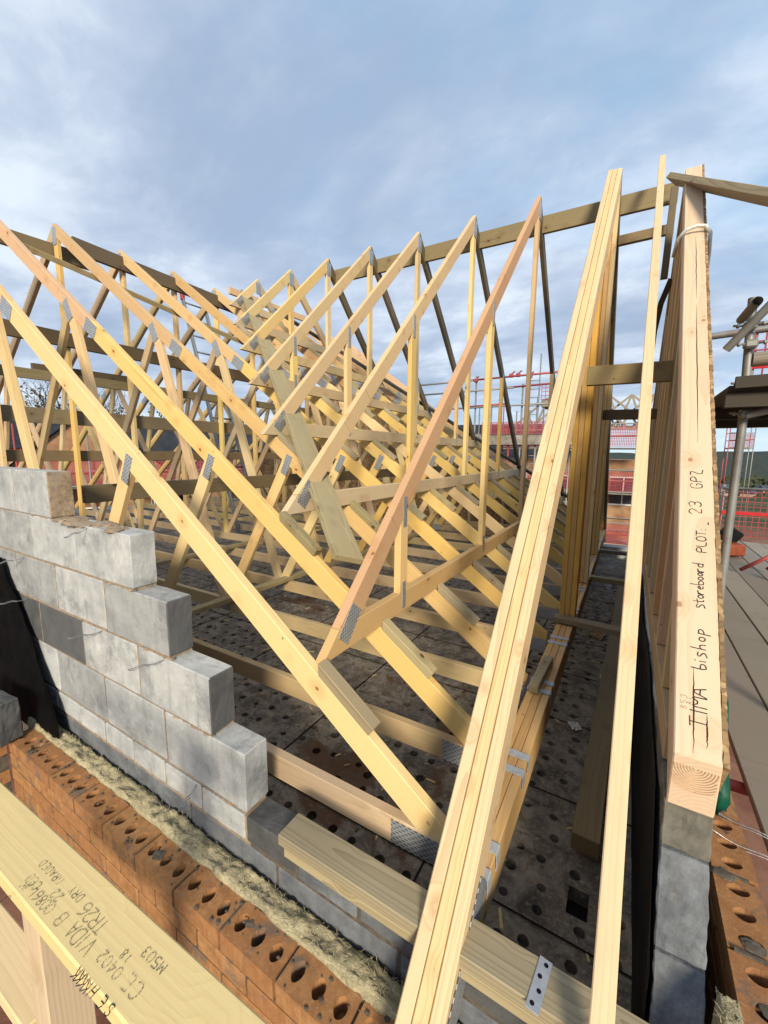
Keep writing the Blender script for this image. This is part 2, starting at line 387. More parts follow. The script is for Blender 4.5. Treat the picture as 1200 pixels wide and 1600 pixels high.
ORD = ['nearest', 'second', 'third', 'fourth', 'fifth', 'sixth', 'seventh', 'eighth', 'ninth', 'tenth', 'eleventh', 'twelfth', 'thirteenth', 'fourteenth', 'fifteenth']

# ------------------------------------------------------------------ setting: ground, deck
def ground():
    bm = bmesh.new(); n = 60; g = []
    for i in range(n+1):
        row = []
        for j in range(n+1):
            sx = (i/n*2-1); sy = (j/n*2-1); x = math.copysign(abs(sx)**3, sx)*3000; y = math.copysign(abs(sy)**3, sy)*3000
            d = math.hypot(x, y); z = -6.6
            z += mnoise.noise((x*.03, y*.03, 0))*min(.5, d*.008)
            if d > 45: z -= min((d-45)*.06, 22)
            row.append(bm.verts.new((x, y, z)))
        g.append(row)
    for i in range(n):
        for j in range(n): bm.faces.new((g[i][j], g[i+1][j], g[i+1][j+1], g[i][j+1]))
    tag(link('ground', bm, GROUND, None, None, True), kind='structure')
ground()
def hills():
    bm = bmesh.new(); n = 140; rows = []
    for i in range(n+1):
        a = R(-75 + 175*i/n); d = 900
        h = 3 + 10*mnoise.noise((i*.09, 3, 0)) + 5*mnoise.noise((i*.33, 8, 0)) + 6; h2 = 1.6*mnoise.noise((i*1.7, 2, 0))
        x, y = math.sin(a)*d, math.cos(a)*d
        rows.append([bm.verts.new(v) for v in ((x*.72, y*.72, -32), (x*.88, y*.88, h*.35-9), (x, y, h+h2), (x*1.15, y*1.15, -34))])
    for i in range(n):
        for k in range(3): bm.faces.new((rows[i][k], rows[i+1][k], rows[i+1][k+1], rows[i][k+1]))
    tag(link('hills', bm, WOODFAR, None, None, True), kind='structure')
hills()

DZ = -1.6
def deck():
    X0, X1, Y0, Y1 = -9.6, .137, .92, 7.3
    top = bmesh.new(); cs = .118
    for ix in range(int((X1-X0)/cs)):
        for iy in range(int((Y1-Y0)/cs)):
            x0 = X1-(ix+1)*cs; y0 = Y0+iy*cs; cx, cy = x0+cs/2, y0+cs/2
            near = cx > -4.6 and cy < 6.2
            gapc = abs(cx+.08) < cs/2 and abs(cy-1.46) < cs/2
            hole = near and random.random() > .03 and not gapc
            cor = [(x0, y0), (x0+cs, y0), (x0+cs, y0+cs), (x0, y0+cs)]
            if not hole:
                if gapc:
                    ic = [(a+(cx-a)*.42+.006, b+(cy-b)*.1) for a, b in cor]; ov = [top.verts.new((a, b, DZ)) for a, b in cor]; iv = [top.verts.new((a, b, DZ)) for a, b in ic]; bv = [top.verts.new((a, b, DZ-.2)) for a, b in ic]
                    for k in range(4): top.faces.new((ov[k], ov[(k+1) % 4], iv[(k+1) % 4], iv[k])); top.faces.new((iv[k], iv[(k+1) % 4], bv[(k+1) % 4], bv[k]))
                else: top.faces.new([top.verts.new((a, b, DZ)) for a, b in cor])
                continue
            hx = cx+random.uniform(-.022, .022); hy = cy+random.uniform(-.022, .022); r = random.uniform(.016, .024); n = 12
            cen = Vector((hx, hy)); inner = []; outer = []
            for k in range(n):
                a = 2*math.pi*(k+.5)/n; d = Vector((math.cos(a), math.sin(a)))
                sc = 1/max(abs(d.x), abs(d.y)); o = Vector((cx, cy)) + d*sc*cs/2
                inner.append((hx+d.x*r, hy+d.y*r)); outer.append((o.x, o.y))
            iv = [top.verts.new((a, b, DZ)) for a, b in inner]; ov = [top.verts.new((a, b, DZ)) for a, b in outer]; bv = [top.verts.new((a, b, DZ-.045)) for a, b in inner]
            cv = [top.verts.new((a, b, DZ)) for a, b in cor]
            for k in range(n):
                k2 = (k+1) % n; top.faces.new((ov[k], ov[k2], iv[k2], iv[k])); top.faces.new((iv[k], iv[k2], bv[k2], bv[k]))
            for q, k in ((0, 7), (1, 10), (2, 1), (3, 4)):
                top.faces.new((cv[q], ov[(k+1) % n], ov[k])) if False else top.faces.new((cv[q], ov[k], ov[(k+1) % n]))
            top.faces.new(bv)
    bmesh.ops.recalc_face_normals(top, faces=top.faces)
    for f in top.faces:
        if abs(f.normal.z) > .9 and f.normal.z < 0: f.normal_flip()
    d = tag(link('floor_deck', top, DECK), kind='structure')
    # shallow grooves between the deck panels and the void beneath them
    bm = bmesh.new()
    for k in range(11):
        x = .137-.915*k-.71; box_bm(bm, (x-.004, Y0, DZ+.001), (x+.004, Y1, DZ+.0035), 0)
    for k in range(10):
        y = 1.3+.61*k; box_bm(bm, (X0, y-.003, DZ+.0045), (X1, y+.003, DZ+.006), 0)
    link('panel_seam', bm, BLACK, d)
    bm = bmesh.new(); box_bm(bm, (X0, Y0, DZ-.12), (X1, Y1, DZ-.06), 0); link('deck_underside', bm, BLACK, d)
    # rectangular gap left in the deck, with a torn rim
    bm = bmesh.new()
    rim = [(-.13, 1.40), (-.03, 1.40), (-.03, 1.56), (-.13, 1.56)]
    return d
deck()

# ------------------------------------------------------------------ main roof trusses
RX, RZ, SL = -4.985, 2.176, .715
def roof(x): return RZ - SL*abs(x-RX)
TY = [1.044, 1.475] + [2.075+.6*k for k in range(9)]
CT, CB = -1.162, -1.259
def make_truss(Y, label):
    t = empty('roof_truss', (RX, Y, CB), label, 'roof truss', 'main roof trusses standing in a row')
    P = lambda x, z: (x, Y, z)
    vd = .119; th = .038; pn = Vector((-SL, 0, -1)).normalized()*.097
    for s in (1, -1):
        mx = (lambda x: x) if s == 1 else (lambda x: 2*RX-x)
        ax = Vector((s, 0, -SL)); XS = -3.13; zs = roof(XS)
        up = [P(RX+s*.0005, RZ), P(mx(XS), zs), P(mx(XS+pn.x), zs+pn.z), P(RX+s*.0005, RZ-vd)]
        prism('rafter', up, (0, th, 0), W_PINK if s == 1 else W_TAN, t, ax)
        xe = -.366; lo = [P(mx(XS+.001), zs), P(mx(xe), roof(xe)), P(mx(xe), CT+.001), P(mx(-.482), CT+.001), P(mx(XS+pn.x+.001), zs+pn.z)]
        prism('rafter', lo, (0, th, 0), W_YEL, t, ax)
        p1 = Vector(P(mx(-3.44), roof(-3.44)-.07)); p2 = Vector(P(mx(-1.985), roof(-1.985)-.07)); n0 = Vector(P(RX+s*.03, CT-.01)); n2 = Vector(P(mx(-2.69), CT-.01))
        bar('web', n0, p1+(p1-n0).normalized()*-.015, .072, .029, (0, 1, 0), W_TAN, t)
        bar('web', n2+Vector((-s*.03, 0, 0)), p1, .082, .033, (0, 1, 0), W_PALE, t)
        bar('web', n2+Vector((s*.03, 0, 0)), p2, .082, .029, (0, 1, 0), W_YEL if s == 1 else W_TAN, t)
        def plate(x, z, w, h, ax, y=-.0205): bar('nail_plate', Vector((x, Y+y, z))-Vector(ax).normalized()*w/2, Vector((x, Y+y, z))+Vector(ax).normalized()*w/2, h, .002, (0, 1, 0), PLATE, t, 0)
        a1 = (p1-n2).normalized()
        plate(mx(-3.15), roof(-3.15)-.06, .15, .085, ax)
        plate(p1.x, p1.z-.04, .15, .075, (s*-.45, 0, 1) if s == 1 else (.45, 0, 1))
        plate(p2.x-s*.01, p2.z-.045, .14, .055, (s*.5, 0, 1))
        plate(n2.x, CT-.045, .10, .09, (1, 0, 0))
        plate(mx(-.47), CT-.05, .20, .085, (1, 0, 0))
    prism('bottom_chord', [P(2*RX+.366, CB), P(-.366, CB), P(-.366, CT), P(2*RX+.366, CT)], (0, th, 0), W_TAN, t, (1, 0, 0))
    prism('king_post', [P(RX-.036, CT-.01), P(RX+.036, CT-.01), P(RX+.036, RZ-.15), P(RX-.036, RZ-.15)], (0, .034, 0), W_YEL, t, (0, 0, 1))
    bar('nail_plate', (RX, Y-.0205, RZ-.20), (RX, Y-.0205, RZ-.04), .075, .002, (0, 1, 0), PLATE, t, 0)
    return t
proto = None; TR = []
for i, Y in enumerate(TY):
    lab = 'pine roof truss, ' + ('nearest of the main row, its rafter beside the stepped block wall' if i == 0 else f'{ORD[i]} in the main row counting from the stepped block wall')
    if proto is None: proto = make_truss(Y, lab); o = proto
    else: o = copy_tree(proto, Vector((0, Y-TY[0], 0))); o['label'] = lab
    TR.append(o)

# ------------------------------------------------------------------ valley frames
VX = [-.893-.6*j for j in range(7)]; VY, VZ, VS = 4.16, 2.29, .977
def make_valley(j):
    X = VX[j]; zb = roof(X)+.004; zt = zb+.097; hw = (VZ-zb)/VS
    big = j == 0
    lab = f'pine valley frame standing across the main rafters, {ORD[j]} from the heavy multi-ply truss' if j else 'largest valley frame with reddish front rafter, next to the heavy multi-ply truss'
    t = empty('valley_truss', (X, VY, zb), lab, 'valley frame', 'valley frames stepping down the main roof slope')
    P = lambda y, z: (X, y, z)
    th = .038; vd = .133
    for s in (1, -1):
        my = (lambda y: y) if s == 1 else (lambda y: 2*VY-y)
        yt = VY-(VZ-zt)/VS
        pts = [P(VY-s*.0005, VZ), P(my(yt), zt+.001), P(my(yt+vd/VS), zt+.001), P(VY-s*.0005, VZ-vd)]
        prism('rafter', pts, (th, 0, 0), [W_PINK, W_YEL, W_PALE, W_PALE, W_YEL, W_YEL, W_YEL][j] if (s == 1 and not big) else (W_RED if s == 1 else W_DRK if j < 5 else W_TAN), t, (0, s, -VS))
        hgt = VZ-zt
        if hw > .75:
            yq = VY-1.26
            if yq-.1 > VY-hw+.15:
                prism('post', [P(my(yq-.036), zt-.02), P(my(yq+.036), zt-.02), P(my(yq+.036), VZ-VS*1.23-vd*.6), P(my(yq-.036), VZ-VS*1.30-vd*.6)], (.034, 0, 0), W_YEL, t, (0, 0, 1))
                bar('nail_plate', (X+.0205, my(yq), VZ-VS*1.26-vd-.06), (X+.0205, my(yq), VZ-VS*1.26-vd+.10), .032, .002, (1, 0, 0), PLATE, t, 0)
                bar('nail_plate', (X+.0205, my(yq), zt-.06), (X+.0205, my(yq), zt+.06), .03, .002, (1, 0, 0), PLATE, t, 0)
        if big:
            yq = VY-2.50
            prism('post', [P(my(yq-.036), zt-.02), P(my(yq+.036), zt-.02), P(my(yq+.036), VZ-VS*2.47-vd*.6), P(my(yq-.036), VZ-VS*2.54-vd*.6)], (.034, 0, 0), W_YEL, t, (0, 0, 1))
            bar('nail_plate', (X+.0205, my(yq), zt-.08), (X+.0205, my(yq), zt+.05), .032, .002, (1, 0, 0), PLATE, t, 0)
            bar('nail_plate', (X+.0205, my(yq), VZ-VS*2.5-vd-.05), (X+.0205, my(yq), VZ-VS*2.5-vd+.09), .032, .002, (1, 0, 0), PLATE, t, 0)
        yp = yt+.055
        bar('nail_plate', Vector((X+.0205, my(yp-.03), zt-.055)), Vector((X+.0205, my(yp+.06), zt+.055)), .075, .002, (1, 0, 0), PLATE, t, 0)
    prism('base_chord', [P(VY-hw, zb), P(VY+hw, zb), P(VY+hw-.097/VS, zt), P(VY-hw+.097/VS, zt)], (th, 0, 0), W_TAN if j else W_PINK, t, (0, 1, 0))
    if hw > .5:
        prism('king_post', [P(VY-.036, zt-.02), P(VY+.036, zt-.02), P(VY+.036, VZ-.17), P(VY-.036, VZ-.17)], (.034, 0, 0), W_YEL if j % 2 else W_PALE, t, (0, 0, 1))
    bar('nail_plate', (X+.0205, VY, VZ-.20), (X+.0205, VY, VZ-.05), .075, .002, (1, 0, 0), PLATE, t, 0)
    return hw
for j in range(7):
    hw = make_valley(j)
    for k, Y in enumerate(TY):
        if abs(Y-VY) > hw+.03: continue
        x0 = VX[j]+.024; x1 = x0+.20+.03*random.random(); q = Vector((SL, 0, 1)).normalized(); d = Vector((1, 0, -SL)).normalized(); h = .038
        y = Y+.004
        a = Vector((x0, y, roof(x0)+.001)); b = Vector((x1, y, roof(x1)+.001))
        pk = prism('packer', [a, b, b+q*h+Vector((0, 0, 0)), Vector((x0, y, a.z+h*1.22))], (0, .05, 0), W_TRT, None, d, .002)
        tag(pk, f'green treated packer on the {ORD[k]} main truss rafter, under the {ORD[j]} valley frame', 'packer', 'treated packers under the valley frames')

# ------------------------------------------------------------------ girder truss (three ply)
def girder():
    gx = -.35; Yr, Zr = 4.11, 2.30; t = empty('girder_truss', (-.2975, Yr, -1.31), 'heavy three-ply pine truss rising steeply in the foreground, with steel clips on its bottom chord', 'girder truss')
    sg = 1.03; vd = .17
    for k in range(3):
        X = gx+.035*k+.0172; tv = (.0336, 0, 0); P = lambda y, z: (X, y, z)
        e = .006*math.sin(k*2.1+1)
        prism('rafter_ply', [P(Yr-.0005, Zr+e), P(.30, Zr+e-sg*(Yr-.30)), P(.30, Zr+e-vd-sg*(Yr-.30)), P(Yr-.0005, Zr+e-vd)], tv, W_GTOP, t, (0, 1, sg), .003)
        prism('rafter_ply', [P(Yr+.0005, Zr+e), P(7.55, Zr-sg*(7.55-Yr)), P(7.55, Zr-vd-sg*(7.55-Yr)), P(Yr+.0005, Zr+e-vd)], tv, W_DRK if k == 2 else W_GIR, t, (0, 1, -sg), .003)
        prism('chord_ply', [P(.90, -1.309), P(7.5, -1.309), P(7.5, CT+e*.3), P(.90, CT+e*.3)], tv, W_GIR, t, (0, 1, 0), .003)
        for yc in (3.10, 5.38):
            zt = Zr-sg*abs(Yr-yc)-vd-.01
            prism('post_ply', [P(yc-.049, CT+.006), P(yc+.049, CT+.006), P(yc+.049, zt+(.05 if yc < Yr else -.05)), P(yc-.049, zt-(.05 if yc < Yr else -.05))], (.0335, 0, 0), W_GIR, t, (0, 0, 1), .003)
        prism('king_post_ply', [P(Yr-.049, CT+.006), P(Yr+.049, CT+.006), P(Yr+.049, Zr-vd-.03), P(Yr-.049, Zr-vd-.03)], (.0335, 0, 0), W_PALE if k == 2 else W_GIR, t, (0, 0, 1), .003)
    # heel plate on the exposed side
    bar('nail_plate', (-.2435, .62, -1.37), (-.2435, .95, -1.12), .10, .002, (1, 0, 0), PLATE, t, 0)
    # hanger straps folded over the chord, a pair at each main truss
    for Y in TY[:10]:
        for dy in (-.045, .045):
            bm = bmesh.new(); x0, x1 = gx-.003, gx+.107; y0, y1 = Y+dy-.019, Y+dy+.019; zt = CT+.0035
            prof = [(x0-.002, CT-.10), (x0-.002, zt), (x1-.002, zt), (x1+.0015, zt-.003), (x1+.002, zt-.012), (x1+.002, CT-.052)]
            ctr = Vector((gx, Y+dy, zt))
            top = [[bm.verts.new(Vector((a, y, b))-ctr) for a, b in prof] for y in (y0, y1)]
            for i in range(len(prof)-1): bm.faces.new((top[0][i], top[0][i+1], top[1][i+1], top[1][i]))
            bmesh.ops.recalc_face_normals(bm, faces=bm.faces)
            if max(bm.faces, key=lambda f: f.calc_center_median().z).normal.z < 0: bmesh.ops.reverse_faces(bm, faces=bm.faces)
            bmesh.ops.solidify(bm, geom=list(bm.faces), thickness=.0016); bmesh.ops.recalc_face_normals(bm, faces=bm.faces)
            link('hanger_strap', bm, STRAP, t, Matrix.Translation(ctr))
    return t
girder()
# small offcut lying on the chord
tag(bar('timber_offcut', (-.318, 1.98, CT+.028), (-.302, 2.33, CT+.028), .045, .045, (1, 0, 0), W_TRT), 'short treated offcut lying on the girder bottom chord between the steel clips', 'offcut')

# ------------------------------------------------------------------ batten, noggins, binders, braces
def plank(name, p0, p1, h, w, side, m, label, cat, group=None):
    return tag(bar(name, p0, p1, h, w, side, m), label, cat, group)
bt = plank('timber_batten', (.022, 4.11, 2.285), (.042, .35, -1.475), .022, .042, (1, 0, 0), W_PALE, 'long thin pale batten leaning up between the girder truss and the written-on panel', 'batten')
plank('noggin', (-.262, 2.80, .466), (.157, 2.80, .460), .108, .045, (0, 1, 0), W_BRN, 'short treated noggin at mid height behind the thin batten', 'noggin')
plank('noggin', (-.245, 4.20, .356), (.20, 4.20, .350), .085, .045, (0, 1, 0), W_DRK, 'dark noggin just below the mid-height noggin, farther back', 'noggin')
plank('noggin', (-.245, 4.34, 1.84), (.15, 4.34, 1.845), .075, .045, (0, 1, 0), W_BRN, 'upper short noggin under the ridge binder beside the girder top', 'noggin')
plank('binder', (-3.3, 4.31, 2.135), (.155, 4.31, 2.10), .15, .036, (0, 1, 0), W_BRN, 'long treated binder running just under the valley frame peaks to the panel', 'binder')
plank('brace', (.10, 3.92, 2.01), (.80, 1.62, .45), .098, .038, (.1, .6, .8), W_TRT, 'pale green treated brace running down to the right from the panel top', 'brace')
plank('floor_noggin', (-.372, 2.99, CT+.030), (.137, 2.97, CT+.024), .036, .085, (0, 1, 0), W_BRN, 'treated cross timber at floor level at the foot of the first girder post', 'noggin')
plank('floor_noggin', (-.245, 4.36, CT-.02), (.137, 4.36, CT-.02), .045, .07, (0, 1, 0), W_TRT, 'second cross timber at floor level beyond the first girder post', 'noggin')
plank('floor_noggin', (-.245, 5.70, CT-.02), (.137, 5.70, CT-.02), .045, .06, (0, 1, 0), W_OLD, 'third and farthest cross timber at floor level beside the girder', 'noggin')
plank('loose_joist', (-.03, 1.60, DZ+.10), (.045, 5.4, DZ+.06), .075, .10, (1, 0, 0), W_BRN, 'dark damp joist lying along the perforated deck beside the black wall', 'joist')
# longitudinal binders on the main trusses
BG = 'binders running lengthwise through the main trusses'
plank('binder', (-5.06, .95, 1.885), (-5.06, 2.45, 1.955), .15, .036, (1, 0, .1), W_BRN, 'high binder under the ridge at the left edge, nearer of the lapped pair', 'binder', BG)
plank('binder', (-4.925, 2.18, 2.02), (-4.925, 4.5, 1.98), .15, .036, (1, 0, .1), W_DRK, 'high dark binder under the ridge, farther of the lapped pair', 'binder', BG)
plank('binder', (-4.93, .9, 1.09), (-4.93, 5.6, 1.08), .14, .036, (1, 0, .1), W_DRK, 'dark binder across the king posts at about half height', 'binder', BG)
plank('binder', (-5.04, 1.35, .725), (-5.04, 6.2, .735), .095, .036, (1, 0, 0), W_BRN, 'treated binder behind the king posts, next below the dark half-height one', 'binder', BG)
plank('binder', (-5.085, 1.80, .80), (-5.085, 2.9, .82), .07, .036, (1, 0, 0), W_DRK, 'short dark lap board above the treated binder at the left', 'binder', BG)
plank('binder', (-5.04, 1.2, .335), (-5.04, 6.9, .335), .15, .036, (1, 0, 0), W_BRN, 'deep treated binder behind the king posts at eye level', 'binder', BG)
plank('binder', (-5.04, 1.2, -.06), (-5.04, 6.9, -.06), .11, .036, (1, 0, 0), W_BRN, 'lowest treated binder behind the king posts, seen above the block wall', 'binder', BG)
plank('binder', (-2.52, 1.06, -.235), (-2.52, 6.9, -.235), .097, .036, (1, 0, 0), W_DRK, 'low dark binder with pale cut end passing behind the yellow webs', 'binder', BG)
plank('binder', (-2.63, 1.30, CT+.022), (-2.55, 5.3, CT+.022), .036, .075, (1, 0, 0), W_TRT, 'thin treated binder lying on the bottom chords at the web feet', 'binder', BG)
plank('binder', (-4.10, 1.2, CT+.022), (-4.02, 6.9, CT+.022), .036, .075, (1, 0, 0), W_TRT, 'treated binder lying on the bottom chords near the king posts', 'binder', BG)
plank('lath', (-4.60, 1.45, 1.745), (-3.60, 4.0, 1.035), .02, .045, (.6, 0, 1), W_TRT, 'thin pale lath slanting across under the upper rafters', 'lath')
u = Vector((SL, 0, 1)).normalized()
for (a, b, lab, m) in (((-4.86, 4.22), (-1.13, 1.47), 'broad greenish board laid diagonally over the valley frame feet, sawn end hanging free', W_TRT), ((-4.75, 4.42), (-.42, 7.42), 'dark diagonal board on the far side of the valley frames', W_BLK)):
    pa = Vector((a[0], a[1], roof(a[0])))+u*.125; pb = Vector((b[0], b[1], roof(b[0])))+u*.125
    plank('valley_board', pa, pb, .034, .15 if m is W_TRT else .12, (pb-pa).cross(u), m, lab, 'board')
plank('ridge_timber', (-4.985, 4.1, 2.22), (-4.93, 5.6, 2.235), .09, .04, (1, 0, 0), W_RED, 'orange timber at the far end of the main ridge', 'timber')
# ladder
def ladder():
    t = empty('ladder', (-5.327, 4.4, -1.5), 'aluminium ladder standing among the main trusses with a red top bracket', 'ladder')
    a, b = Vector((-6.56, 4.4, 2.75)), Vector((-5.29, 4.4, -1.5))
    for dy in (0, .40): bar('stile', a+Vector((0, dy, 0)), b+Vector((0, dy, 0)), .065, .026, (0, 1, 0), ALU, t)
    for k in range(15):
        p = b.lerp(a, (k+.7)/16); tube('rung', [p+Vector((0, .01, 0)), p+Vector((0, .39, 0))], .014, ALU, t, 8)
    box('bracket', (-6.50, 4.37, 2.44), (-6.44, 4.42, 2.58), TUBER, t)
ladder()

# ------------------------------------------------------------------ stepped block wall
def block_wall():
    WY0, WY1 = .8146, .9146
    t = empty('block_wall', (-2.5, .86, -1.6), 'stepped grey concrete block wall with brown mortar joints', 'block wall')
    bm = bmesh.new(); mo = bmesh.new()
    tops = [-.098, -.3175, -.54, -.765, -.985]; ends = [-2.27, -1.61, -1.395, -1.17, -1.01]
    c = Vector((-2.5, .86, -.8))
    for k, (zt, xe) in enumerate(zip(tops, ends)):
        x = xe; i = 0
        while x > -6:
            L = .44 if not (k == 0 and i == 0) else .39
            mi = 1 if (k == 3 and i in (2, 3)) else 0
            lo = Vector((x-L, WY0+random.uniform(-.0015, .0015), zt-.2125)); hi = Vector((x, WY1, zt))
            box_bm(bm, lo-c, hi-c, mi, .0035, .0015, (1 if k in (2, 3) else 3 if k == 0 else None) if i == 0 else None)
            x -= L+.012; i += 1
        nxt = ends[k]
        box_bm(mo, Vector((-6, WY0+.0045, zt-.2245))-c, Vector((nxt-.008, WY1-.004, zt-.004))-c, 0)
        # ragged mortar squeezed out under each step
        for q in range(9):
            xx = nxt-random.uniform(.0, .22); s = random.uniform(.006, .016)
            blob(mo, Vector((xx, WY0+.007, zt-.2185))-c, s*.9, .4)
    # exposed mortar bed on course B left of the end block
    for q in range(14):
        xx = -2.25+random.uniform(.0, .55); yy = random.uniform(WY0+.01, WY1-.015); s = random.uniform(.02, .05)
        blob(mo, Vector((xx, yy, tops[1]+.001))-c, s, .28)
    # lower courses
    x = .13; i = 0
    while x > -6:
        L = .22+.001*(i % 3); box_bm(bm, Vector((x-L, WY0, -1.31))-c, Vector((x, WY1, -1.214))-c, 1 if i % 3 == 1 and x > -1 else (2 if x > -1.0 else 0), .004, .0015); x -= L+.01; i += 1
    box_bm(mo, Vector((-6, WY0+.004, -1.325))-c, Vector((-1.0, WY1-.004, -1.218))-c, 0); box_bm(mo, Vector((-1.0, WY0+.004, -1.325))-c, Vector((.12, WY1-.004, -1.218))-c, 1)
    x = .02
    while x > -6: box_bm(bm, Vector((x-.44, WY0, -1.54))-c, Vector((x, WY1, -1.325))-c, 2, .004, .0015); x -= .45
    box_bm(mo, Vector((-6, WY0+.004, -1.75))-c, Vector((.12, WY1-.004, -1.326))-c, 1)
    roughen(bm, 5, .0016); link('blockwork', bm, [BLK, BLKD, BLKG, MORTAR], t, Matrix.Translation(c)); link('mortar', mo, [MORTAR, MORTARD], t, Matrix.Translation(c))
    # wire ties sticking out of the bed joints
    for (x, z, dx) in ((-1.93, -.325, -.0), (-2.62, -.55, -.1), (-1.87, -.768, -.12), (-1.42, -.772, -.10), (-2.62, -.768, -.12), (-1.28, -1.22, .02)):
        p = Vector((x, WY0+.01, z)); pts = []
        for q in range(9):
            f = q/8; pts.append(p+Vector((dx*f+.0, -.095*f, .004*math.sin(q*1.5)-.02*f)))
        bm2 = bmesh.new(); tube_bm(bm2, [v-p for v in pts], .0016, 5); back = [v+Vector((.009, 0, -.002)) for v in pts]
        tube_bm(bm2, [pts[-1]-p, back[-1]-p], .0016, 5); tube_bm(bm2, [v-p for v in back[4:]], .0016, 5)
        link('wall_tie', bm2, STEEL_WIRE, t, Matrix.Translation(p))
block_wall()
def black_sheet():  # deep shade on the wall, painted as an added black sheet
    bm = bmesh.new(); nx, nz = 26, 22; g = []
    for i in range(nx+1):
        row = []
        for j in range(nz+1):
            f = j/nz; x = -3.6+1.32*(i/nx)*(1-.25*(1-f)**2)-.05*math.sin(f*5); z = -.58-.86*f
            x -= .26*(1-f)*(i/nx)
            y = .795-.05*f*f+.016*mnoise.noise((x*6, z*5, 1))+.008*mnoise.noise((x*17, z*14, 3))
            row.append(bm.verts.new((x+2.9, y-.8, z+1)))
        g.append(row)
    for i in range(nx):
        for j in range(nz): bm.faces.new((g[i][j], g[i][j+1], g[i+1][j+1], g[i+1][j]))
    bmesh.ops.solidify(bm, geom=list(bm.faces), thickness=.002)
    tag(link('shade_sheet', bm, BLACK, None, Matrix.Translation((-2.9, .8, -1)), True), 'black sheet added as painted shade over the left part of the block wall', 'plastic sheet')
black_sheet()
def loose_block():
    bm = bmesh.new(); box_bm(bm, (-.22, -.05, -.105), (.22, .05, .105), 0, .006, .005); roughen(bm, 6, .004)
    o = link('loose_block', bm, BLKD, None, Matrix.Translation((-2.66, .60, -1.290)) @ Matrix.Rotation(R(8), 4, 'Z')); tag(o, 'dark concrete block resting on the brick corner at the left edge', 'block')
loose_block()

# ------------------------------------------------------------------ bricks with three holes
def holed_brick(bm, c, L, W, H, axis, mi=0, depth=.05):
    """frogged brick: three oval perforations in the top; axis 0 = long side along X, 1 = along Y"""
    def T(a, b, z): return (c[0]+(a if axis == 0 else -b), c[1]+(b if axis == 0 else a), c[2]+z)
    hl, hw = L/2, W/2; n = 16
    V = lambda a, b, z: bm.verts.new(T(a, b, z))
    jt = [random.uniform(-.0025, .0025) for _ in range(8)]
    xs = [-hl, -hl/3, hl/3, hl]
    for q in range(3):
        x0, x1 = xs[q], xs[q+1]; cx = (x0+x1)/2; inner, outer, low = [], [], []
        rx, ry = .0175+random.uniform(-.001, .001), .0255+random.uniform(-.0015, .0015)
        for k in range(n):
            a = 2*math.pi*(k+.5)/n; d = (math.cos(a), math.sin(a)); sx, sy = (x1-x0)/2, hw; sc = min(sx/abs(d[0]) if abs(d[0]) > 1e-6 else 1e9, sy/abs(d[1]) if abs(d[1]) > 1e-6 else 1e9)
            pw = 1+.03*math.cos(4*a)+.05*math.cos(2*a+1)
            inner.append(V(cx+d[0]*rx*pw, d[1]*ry*pw, 0)); outer.append(V(cx+d[0]*sc, d[1]*sc, 0)); low.append(V(cx+d[0]*rx*.92, d[1]*ry*.92, -depth))
        for k in range(n):
            k2 = (k+1) % n; bm.faces.new((inner[k], outer[k], outer[k2], inner[k2])); bm.faces.new((inner[k2], low[k2], low[k], inner[k]))
        for sxn, syn, ka in ((1, 1, None), (-1, 1, None), (-1, -1, None), (1, -1, None)):
            cv = V(cx+sxn*(x1-x0)/2, syn*hw, 0); ang = math.atan2(syn*hw, sxn*(x1-x0)/2) % (2*math.pi); k = int((ang/(2*math.pi)*n-.5)//1) % n
            bm.faces.new((outer[k], cv, outer[(k+1) % n]))
        bm.faces.new(low)
    # sides
    b = [(-hl, -hw), (hl, -hw), (hl, hw), (-hl, hw)]; tv = [V(x, y, 0) for x, y in b]; lv = [V(x, y, -H) for x, y in b]
    for k in range(4): bm.faces.new((tv[k], lv[k], lv[(k+1) % 4], tv[(k+1) % 4]))
    bm.faces.new(lv[::-1])
def finish_bricks(bm):
    bmesh.ops.remove_doubles(bm, verts=bm.verts, dist=.0004); bmesh.ops.recalc_face_normals(bm, faces=bm.faces)
